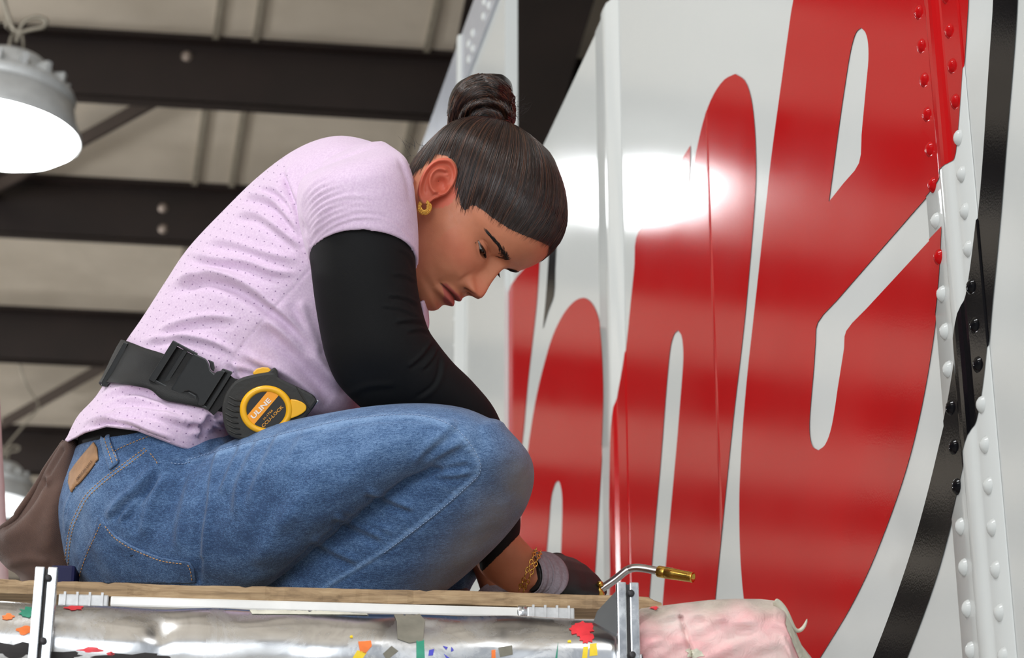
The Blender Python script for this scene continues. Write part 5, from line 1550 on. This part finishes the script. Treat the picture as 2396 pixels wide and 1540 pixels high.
def text_px(body_, px, py, ang, cap, d, mat, parent, bold=0.0, length=None, tilt=(0, 0), ref=(0, 0), name='lettering'):
    cu = bpy.data.curves.new('t', 'FONT'); cu.body = body_; cu.size = 1.0; cu.align_x = 'CENTER'; cu.align_y = 'CENTER'; cu.offset = bold; cu.resolution_u = 3
    ob = bpy.data.objects.new('t', cu); COL.objects.link(ob)
    me = bpy.data.meshes.new_from_object(ob.evaluated_get(bpy.context.evaluated_depsgraph_get()))
    bpy.data.objects.remove(ob, do_unlink=True)
    co = np.empty(len(me.vertices) * 3); me.vertices.foreach_get('co', co); co = co.reshape(-1, 3)
    w_, h_ = np.ptp(co[:, 0]), np.ptp(co[:, 1])
    co[:, 0] -= (co[:, 0].max() + co[:, 0].min()) / 2; co[:, 1] -= (co[:, 1].max() + co[:, 1].min()) / 2
    sy = cap / h_; sx = (length / w_) if length else sy
    a = math.radians(ang); c, s = math.cos(a), math.sin(a)
    x, y = co[:, 0] * sx, co[:, 1] * sy
    X_, Y_ = px + x * c - y * s, py - (x * s + y * c)
    out = W(X_, Y_, d + tilt[0] * (X_ - ref[0]) + tilt[1] * (Y_ - ref[1]))
    me.vertices.foreach_set('co', out.ravel()); me.update(); me.name = name
    return link(name, me, parent, mat, False)
def near_d(bvh, px, py):
    h_ = cast(bvh, px, py); return float(proj(np.array(h_[0]))[2]) if h_[0] is not None else D0

# --- embossed words on the jeans' leather patch
pd_ = near_d(bvh_of(lp), 192, 1095)
M_EMB = simple('embossed_leather', (84, 58, 40), 0.8)
lpb = bvh_of(lp)
tx = text_px('AMERICAN EAGLE', 196, 1101, 51, 4.8, pd_, M_EMB, lp, 0.015, 58)
n_ = len(tx.data.vertices); co = np.empty(n_ * 3); tx.data.vertices.foreach_get('co', co); co = co.reshape(-1, 3)
for i in range(n_):
    q_ = proj(co[i]); h_ = cast(lpb, q_[0], q_[1])
    if h_[0] is not None: co[i] = np.array(h_[0]) - np.array(ray(q_[0], q_[1])) * .0026
tx.data.vertices.foreach_set('co', co.ravel()); tx.data.update()

# --- waist belt
_w = Mat('black_webbing', srgb(16, 16, 17), 0.7); _w.bump(_w.noise(900, 2, .5, _w.obj((1, 3, 1))), .0008, .7); M_WEB = _w.m
M_BKL = simple('black_moulded_plastic', (34, 36, 38), 0.42, 0, 0.1, 200)
belt = thing('waist_belt', P(400, 1000, 0), 'black webbing belt with a side-release buckle round the lilac shirt', 'belt')
tp_ = (293, 802, 745, 985); bt_ = (243, 902, 690, 1050)
ns, nw = 160, 7; bvv = []
for i in range(ns):
    t = 2 * math.pi * i / ns
    for j in range(nw):
        k = j / (nw - 1); e_ = [a * (1 - k) + b * k for a, b in zip(tp_, bt_)]
        cx_, cy_, hx, hy = (e_[0] + e_[2]) / 2, (e_[1] + e_[3]) / 2, (e_[0] - e_[2]) / 2, (e_[1] - e_[3]) / 2
        p_ = P(cx_ + hx * math.cos(t), cy_ + hy * math.cos(t) + (14 + 16 * k) * math.sin(t), .08 + .15 * math.sin(t))
        nb = sb.find_nearest(Vector(p_))
        q_ = np.array(nb[0]); nn2 = np.array(nb[1]); 
        if nn2 @ (p_ - P(470, 900, .08)) < 0: nn2 = -nn2
        bvv.append(q_ + nn2 * .0045)
bvv = np.array(bvv).reshape(ns, nw, 3)
for _ in range(6): bvv = (np.roll(bvv, 1, 0) + 2 * bvv + np.roll(bvv, -1, 0)) / 4
bvv = bvv.reshape(-1, 3)
bff = [(i * nw + j, i * nw + j + 1, ((i + 1) % ns) * nw + j + 1, ((i + 1) % ns) * nw + j) for i in range(ns) for j in range(nw - 1)]
wb_ = mobj('webbing', bvv, bff, M_WEB, belt); wb_.modifiers.new('t', 'SOLIDIFY').thickness = .002
# buckle in its own plane: u along the belt, w across it
bo_ = np.array([405.0, 796.0]); bu = np.array([140.0, 75.0]); bw = np.array([-58.0, 92.0])
def bq(u, w): return tuple(bo_ + bu * u + bw * w)
dA, dB, dC = near_d(sb, 385, 850), near_d(sb, 510, 900), near_d(sb, 440, 930)
bd0 = min(near_d(sb, 445, 880), (dA + dB) / 2) - .013
btilt = (float(np.clip((dB - dA) / 125, -.00025, .00025)), 0.0)
BR = (445, 880)
def bslab(nm, uv_, dz, th_, bev=.0012): return slab(nm, [bq(*q_) for q_ in uv_], bd0 + dz, th_, M_BKL, belt, bev, btilt, False, BR)
bslab('buckle_bar', [(0, 0), (.10, 0), (.10, 1), (0, 1)], 0, .009)
bslab('buckle_rail', [(.08, 0), (.42, 0), (.42, .07), (.08, .07)], .001, .008)
bslab('buckle_rail', [(.08, .93), (.42, .93), (.42, 1), (.08, 1)], .001, .008)
bslab('ladder_bar', [(.20, .05), (.27, .05), (.27, .95), (.20, .95)], .0045, .004)
bslab('buckle_plate', [(.36, .04), (.56, .02), (.62, .07), (.70, .19), (.78, .22), (.80, .14), (.86, .06), (.90, .06), (.90, .94), (.86, .98), (.80, .98), (.78, .86), (.72, .80), (.60, .80), (.55, .86), (.52, .98), (.36, .96)], -.0005, .009, .0016)
bslab('release_tab', [(.58, .015), (.68, .0), (.74, .10), (.76, .19), (.70, .17), (.63, .06)], .002, .006)
bslab('release_tab', [(.55, .88), (.60, .82), (.72, .82), (.76, .90), (.74, 1.03), (.66, 1.06), (.55, 1.02)], .0015, .006)
bslab('buckle_bar', [(.94, 0), (1.0, .0), (1.0, .98), (.94, .98)], .001, .008)
bslab('buckle_rail', [(.84, .03), (.97, .0), (.97, .07), (.84, .10)], .001, .008)
bslab('buckle_rail', [(.84, .92), (.97, .92), (.97, .99), (.84, .99)], .001, .008)
w2 = slab('webbing_loop', [bq(.02, .08), bq(.38, .08), bq(.38, .92), bq(.02, .92)], bd0 + .0062, .002, M_WEB, belt, 0, btilt, False, BR)
w3 = slab('webbing_loop', [bq(.88, .06), bq(1.22, .14), bq(1.10, 1.02), bq(.88, .94)], bd0 + .0045, .003, M_WEB, belt, .0008, btilt, False, BR)
sd_ = near_d(sb, 275, 860)
slab('slider', [(290, 799), (300, 803), (250, 906), (238, 904), (236, 896)], sd_ - .010, .010, M_BKL, belt, .0015, (-.0002, 0), False)

# --- tape measure
TDp = min(near_d(sb, 600, 900), near_d(sb, 640, 900)) - .036
tape = thing('tape_measure', W(625, 1000, TDp + .02), 'black and yellow tape measure clipped to the belt at the worker\'s hip', 'tape measure')
_r = Mat('black_rubber', srgb(36, 35, 33), 0.62); _r.bump(_r.noise(260, 3), .0008, .5); M_RUB = _r.m
M_YEL = simple('yellow_plastic', (240, 176, 26), 0.28, 0, 0.06, 30)
M_ORG = simple('orange_label', (246, 156, 26), 0.4, 0, 0.04, 30)
M_LBL = Mat('black_label', srgb(17, 17, 18), 0.4).m
M_WTX = Mat('white_print', srgb(236, 226, 216), 0.5).m
M_OTX = Mat('orange_print', srgb(226, 154, 44), 0.5).m
body_o = [(527, 924), (536, 908), (549, 893), (569, 883), (592, 877), (606, 874), (640, 871), (652, 883), (685, 900), (732, 924), (743, 939), (733, 955), (718, 974), (700, 1000), (676, 1020), (650, 1032), (600, 1034), (560, 1028), (537, 1019), (525, 996), (521, 972), (520, 950)]
case_ = slab('rubber_case', smooth_poly(body_o, 3), TDp + .003, .032, M_RUB, tape, .005, (0, 0), False)
slab('thumb_lock_mount', [(614, 882), (642, 859), (649, 866), (652, 884), (640, 892), (612, 890)], TDp + .004, .026, M_RUB, tape, .003)
slab('thumb_lock', [(592, 871), (600, 863), (614, 859), (628, 860), (635, 867), (634, 873), (620, 884), (592, 876)], TDp + .006, .020, M_YEL, tape, .002)
slab('nose_block', [(690, 902), (732, 924), (743, 939), (726, 962), (712, 940), (704, 928)], TDp + .001, .026, M_RUB, tape, .003)
slab('hook', [(738, 934), (746, 938), (742, 944), (735, 950)], TDp + .010, .014, M_ALU, tape, .0006)
# yellow ring, elliptical section swept round
rv = []; n1r, n2r = 64, 16
for i in range(n1r):
    a = 2 * math.pi * i / n1r
    for j in range(n2r):
        b = 2 * math.pi * j / n2r
        rx, ry = 54.0 + 8.2 * math.cos(b), 49.5 + 7.6 * math.cos(b)
        rv.append(W(623 + rx * math.cos(a), 959 + ry * math.sin(a), TDp + .002 - .0042 * math.sin(b)))
rf = [(i * n2r + j, i * n2r + (j + 1) % n2r, ((i + 1) % n1r) * n2r + (j + 1) % n2r, ((i + 1) % n1r) * n2r + j) for i in range(n1r) for j in range(n2r)]
mobj('yellow_ring', rv, rf, M_YEL, tape)
slab('pointer', smooth_poly([(680, 934), (694, 936), (710, 943), (717, 952), (714, 962), (700, 972), (680, 980)], 3), TDp - .0006, .004, M_YEL, tape, .0012)
slab('label_disc', ell(623, 959, 48, 44), TDp + .0008, .004, M_LBL, tape)
def in_e(x, y): return ((x - 623) / 47.5) ** 2 + ((y - 959) / 43.5) ** 2 < 1
def clip_line(p, q):
    pts_ = [(p[0] + (q[0] - p[0]) * t, p[1] + (q[1] - p[1]) * t) for t in np.linspace(-.5, 1.5, 400)]
    ins = [z for z in pts_ if in_e(*z)]; return ins[0], ins[-1]
u0, u1 = clip_line((618.5, 925), (580, 971)); l0, l1 = clip_line((650, 928), (595, 993))
def arc_between(p, q):
    a, b = (math.atan2((z[1] - 959) / 43.5, (z[0] - 623) / 47.5) for z in (p, q)); d_ = math.atan2(math.sin(b - a), math.cos(b - a))
    return [(623 + 47.5 * math.cos(a + d_ * t), 959 + 43.5 * math.sin(a + d_ * t)) for t in np.linspace(0, 1, 8)]
slab('label_band', arc_between(u0, l0) + arc_between(l1, u1), TDp + .0004, .0006, M_ORG, tape)
text_px('ULINE', 610.5, 956, 46, 11.5, TDp - .0002, M_WTX, tape, .03, 60)
text_px('H-1766', 627, 970.5, 48, 5.2, TDp + .0003, M_OTX, tape, .005, 30)
text_px('ACCU-LOCK', 634, 978, 45, 7.4, TDp + .0003, M_OTX, tape, .015, 77)
for k in range(7):
    y0 = 926 + k * 13; x0 = 522 + 3 * abs(k - 3.2)
    MB().tube([W(x0 - 1, y0, TDp + .012), W(x0 + 6, y0 + 3, TDp + .0035), W(x0 + 20, y0 + 10, TDp + .0022), W(x0 + 34, y0 + 13, TDp + .0028)], [.0010, .0013, .0012, .0006], 8).build('grip_rib', M_RUB, case_, True)

# --- brown pouch hanging behind
_p = Mat('brown_nylon', srgb(84, 60, 52), 0.8, sheen=.1)
_p.color(_p.ramp(_p.noise(14, 4), [(.3, srgb(70, 50, 44)), (.7, srgb(98, 72, 62))]))
wvp = _p.n('ShaderNodeTexWave'); wvp.inputs['Scale'].default_value = 260; _p.l(_p.obj((1, 1, 1), (0, .5, .3)), wvp.inputs['Vector']); _p.bump(wvp.outputs['Fac'], .0006, .6)
M_POUCH = _p.m
pst = [(140, 1036, 182, 1030, .07, .018), (108, 1092, 186, 1085, .07, .028), (70, 1158, 186, 1150, .07, .036), (36, 1212, 186, 1215, .07, .042), (-8, 1244, 190, 1270, .07, .045), (-22, 1282, 195, 1310, .07, .046), (14, 1328, 195, 1350, .07, .045), (44, 1350, 190, 1400, .07, .04), (60, 1400, 180, 1440, .07, .034)]
pm_ = fuse('tool_pouch', [loft(pst, 48, 6, 4, 14)], .0025, 2)
PS = Surf(pm_)
PS.fold([(150, 1046), (118, 1098), (84, 1156), (50, 1204), (10, 1240)], 5, -.004, 0, .05).fold([(104, 1112), (112, 1124), (108, 1136)], 5, .005, .8, .2).fold([(112, 1128), (90, 1180), (40, 1240), (0, 1262)], 16, .004, .5).fold([(150, 1120), (120, 1200), (110, 1300)], 18, .004, .6).fold([(0, 1330), (60, 1310), (120, 1320)], 12, .003, .5)
PS.noise(.0012, 40, 3).apply()
pouch = link('tool_pouch', pm_, None, M_POUCH); tag(pouch, 'brown nylon tool pouch hanging behind the worker\'s hip', 'pouch')
bpts = [(152, 1034), (128, 1068), (104, 1104), (94, 1124), (66, 1166), (42, 1200), (36, 1212), (6, 1236), (-14, 1252)]
MB().tube([P(x, y, .062) for x, y in catmull(bpts, 4)], .0042, 10).build('edge_binding', M_POUCH, pouch, True)

# --- dark blue case standing on the plank
zb_ = ZP + .001
ca_ = P(118, 1320, -.03); cb_ = P(176, 1324, -.03)
ddir = (cb_ - ca_) * [1, 1, 0]; hwid = np.linalg.norm(ddir) / 2; ddir /= np.linalg.norm(ddir)
cs_ = MB().box(((ca_ + cb_) / 2 * [1, 1, 0]) + ZV * (zb_ + ca_[2]) / 2 + np.cross(ZV, ddir) * .02, ddir * hwid, np.cross(ZV, ddir) * .018, ZV * (ca_[2] - zb_) / 2).build('plastic_case', simple('navy_plastic', (18, 20, 62), .5, 0, .1, 20, spec=.2), None, False, .004)
tag(cs_, 'small navy blue case on the plank behind the worker\'s back pocket', 'case')

# --- pale pink cloth at the left edge
kst = [(-60, 850, -8, 850, .62, .012), (-70, 950, 1, 950, .62, .015), (-75, 1060, 6, 1060, .62, .018), (-80, 1160, 12, 1160, .62, .02), (-80, 1260, 16, 1260, .62, .02), (-80, 1360, 20, 1360, .62, .02), (-80, 1560, 22, 1560, .62, .02), (-80, 1750, 24, 1750, .62, .02)]
kv, kf_ = loft(kst, 40, 6, 10, 10)
pk2 = mobj('hanging_cloth', kv, kf_, simple('pale_pink_cotton', (204, 178, 178), .85, 0, .1, 20)); tag(pk2, 'pale pink cloth hanging at the left edge beside the pouch', 'cloth')

# --- torch
TZ = .085
torch = thing('gas_torch', P(1412, 1378, TZ), 'gas torch with bent steel tube and brass nozzle in the gloved hand', 'torch')
_s = Mat('brushed_steel_tube', srgb(176, 172, 170), .24, 1.0); M_STEEL = _s.m
_b = Mat('brass', srgb(214, 174, 84), .28, 1.0); _b.rough(_b.ramp(_b.noise(60, 3), [(.3, (.2,) * 3), (.7, (.38,) * 3)])); M_BRASS = _b.m
tc = [(1396, 1388), (1412, 1375), (1438, 1357), (1459, 1340), (1470, 1333), (1484, 1329), (1505, 1330), (1545, 1337.5)]
MB().tube([P(x, y, TZ - .00012 * max(0, x - 1470)) for x, y in catmull(tc, 6)], .0049, 20).build('bent_tube', M_STEEL, torch, True)
n0 = P(1540, 1337, TZ - .0085); n1_ = P(1622, 1351.5, TZ - .034); nax = (n1_ - n0); nl = np.linalg.norm(nax); nax /= nl
prf = [(0, .0052), (0, .0066), (.001, .0071), (.010, .0071), (.011, .0066), (.0115, .0072), (.022, .0070), (.024, .0068), (nl - .003, .0062), (nl - .001, .0065), (nl, .0062), (nl, .0044), (nl - .012, .0042)]
MB().lathe(n0, nax, prf, 32).build('brass_nozzle', M_BRASS, torch, True)
MB().lathe(n0, nax, [(nl - .0125, .0001), (nl - .012, .0043), (nl - .0119, .0043)], 20).build('nozzle_bore', simple('dark_bore', (18, 14, 10), .7), torch, True)  # dark disc at the bottom of the bore
c0, c1 = P(1404, 1382, TZ), P(1388, 1392, TZ); cax = (c1 - c0) / np.linalg.norm(c1 - c0)
MB().lathe(c0 - cax * .003, cax, [(0, .0055), (.001, .0075), (.007, .0078), (.008, .0062), (.016, .0068), (.018, .0085), (.030, .0085)], 20).build('brass_collar', M_BRASS, torch, True)
MB().lathe(P(1404, 1372, TZ - .006), UP, [(0, .003), (.001, .0038), (.005, .0038), (.006, .002)], 12).build('brass_pin', M_BRASS, torch, True)
MB().lathe(c0 + cax * .022, cax, [(0, .009), (.003, .0112), (.02, .0115), (.07, .0118), (.105, .0112), (.11, .008)], 24).build('handle', simple('black_handle', (22, 22, 24), .5), torch, True)

# --- bracelet and earring
M_GOLD = Mat('gold', srgb(226, 180, 92), .22, 1.0).m
def torus(R_, r_, n=14, m=7, sq=1.5):
    v = [((R_ * sq + r_ * math.cos(b)) * math.cos(a) if False else R_ * sq * math.cos(a) + r_ * math.cos(b) * math.cos(a), (R_ + r_ * math.cos(b)) * math.sin(a), r_ * math.sin(b)) for a in np.linspace(0, 2 * math.pi, n, endpoint=False) for b in np.linspace(0, 2 * math.pi, m, endpoint=False)]
    f = [(i * m + j, i * m + (j + 1) % m, ((i + 1) % n) * m + (j + 1) % m, ((i + 1) % n) * m + j) for i in range(n) for j in range(m)]
    return v, f
br = bpy.data.objects.new('bracelet', None); br.empty_display_size = .03; br.location = tuple(P(1232, 1335, .05)); COL.objects.link(br); br.parent = worker; br.matrix_parent_inverse = worker.matrix_basis.inverted()
br['label'] = 'gold double chain bracelet at the glove cuff'
lm_ = mesh('link', *torus(.0021, .00075)); lm_.materials.append(M_GOLD); lm_.polygons.foreach_set('use_smooth', [True] * len(lm_.polygons))
bpar = Matrix.Translation(br.location).inverted()
for (e0, e1_, sc_, nl_) in (((1214, 1382), (1254, 1288), 1.10, 28), ((1224, 1386), (1264, 1294), 1.12, 28)):
    pts = []
    for i in range(nl_):
        t = 2 * math.pi * i / nl_
        cx_, cy_, hx, hy = (e0[0] + e1_[0]) / 2, (e0[1] + e1_[1]) / 2, (e0[0] - e1_[0]) / 2, (e0[1] - e1_[1]) / 2
        pts.append(P(cx_ + hx * math.cos(t) * 1.02, cy_ + hy * math.cos(t) * 1.02 + 4 * math.sin(i * 1.7) * .4, .0545 + .035 * math.sin(t)))
    for i in range(nl_):
        d_ = Vector(pts[(i + 1) % nl_] - pts[i - 1]).normalized()
        o_ = Vector(pts[i] - P(1236, 1337, .0545)).normalized()
        zx = (o_ if i % 2 else d_.cross(o_)).normalized(); yx = zx.cross(d_).normalized()
        mt_ = Matrix((d_, yx, zx)).transposed().to_4x4(); mt_.translation = Vector(pts[i])
        lo2 = bpy.data.objects.new('chain_link', lm_); COL.objects.link(lo2); lo2.parent = br; lo2.matrix_parent_inverse = bpar; lo2.matrix_basis = mt_
ee = MB(); ec_ = (992.5, 484.5)
for i in range(70):
    a = math.radians(-62 + 290 * i / 69)
    rr3 = .0026 if 8 < i < 55 else .0018
    c = W(ec_[0] + 11.5 * math.cos(a), ec_[1] + 13 * math.sin(a), ED - .0165)
    u_ = math.cos(a) * RIGHT - math.sin(a) * UP
    for b in range(6):
        q_ = 2 * math.pi * (b + (i % 2) * .5) / 6
        o_ = c + rr3 * (u_ * math.cos(q_) + FWD * math.sin(q_))
        ee.lathe(o_, u_ * math.cos(q_) + FWD * math.sin(q_), [(-.0009, .0003), (-.0004, .0009), (.0004, .0009), (.0009, .0003)], 6)
er = ee.build('hoop_earring', M_GOLD, worker, True); er['label'] = 'beaded gold hoop earring'

# --- boots
M_BOOT = simple('dark_brown_boot_leather', (62, 44, 42), .6, 0, .2, 30, .001, 80)
def boot(ank, heel, ball, toe):
    d_ = (toe - heel) / np.linalg.norm(toe - heel)
    parts = [skin_chain([ank, ank * .35 + heel * .65, heel], [.047, .046, .042], 22), skin_chain([heel, heel * .4 + ball * .6, ball, toe], [.043, .044, .042, .032], 22)]
    me = fuse('work_boot', parts, .003, 5)
    s_ = Surf(me); s_.v[:, 2] = np.maximum(s_.v[:, 2], ZP + .002); s_.refresh()
    return link('work_boot', me, worker, M_BOOT)
def lowz(p, z): q_ = np.array(p, float); q_[2] = z; return q_
boot(P(1015, 1390, .19), lowz(P(1000, 1560, .19), ZP + .045), lowz(P(1120, 1580, .17), ZP + .040), lowz(P(1190, 1590, .16), ZP + .032))
boot(P(770, 1450, -.07), lowz(P(730, 1490, -.07), ZP + .045), lowz(P(860, 1490, -.09), ZP + .038), lowz(P(930, 1490, -.10), ZP + .030))

# everything the worker sits and stands with rests on the plank
for o_ in [c for c in worker.children if c.type == 'MESH'] + list(jeans.children):
    me = o_.data; n_ = len(me.vertices); co = np.empty(n_ * 3); me.vertices.foreach_get('co', co); co = co.reshape(-1, 3)
    lim = ZP + (.004 if o_.name.startswith('body') else .0015)
    if (co[:, 2] < lim).any():
        co[:, 2] = np.maximum(co[:, 2], lim); me.vertices.foreach_set('co', co.ravel()); me.update()
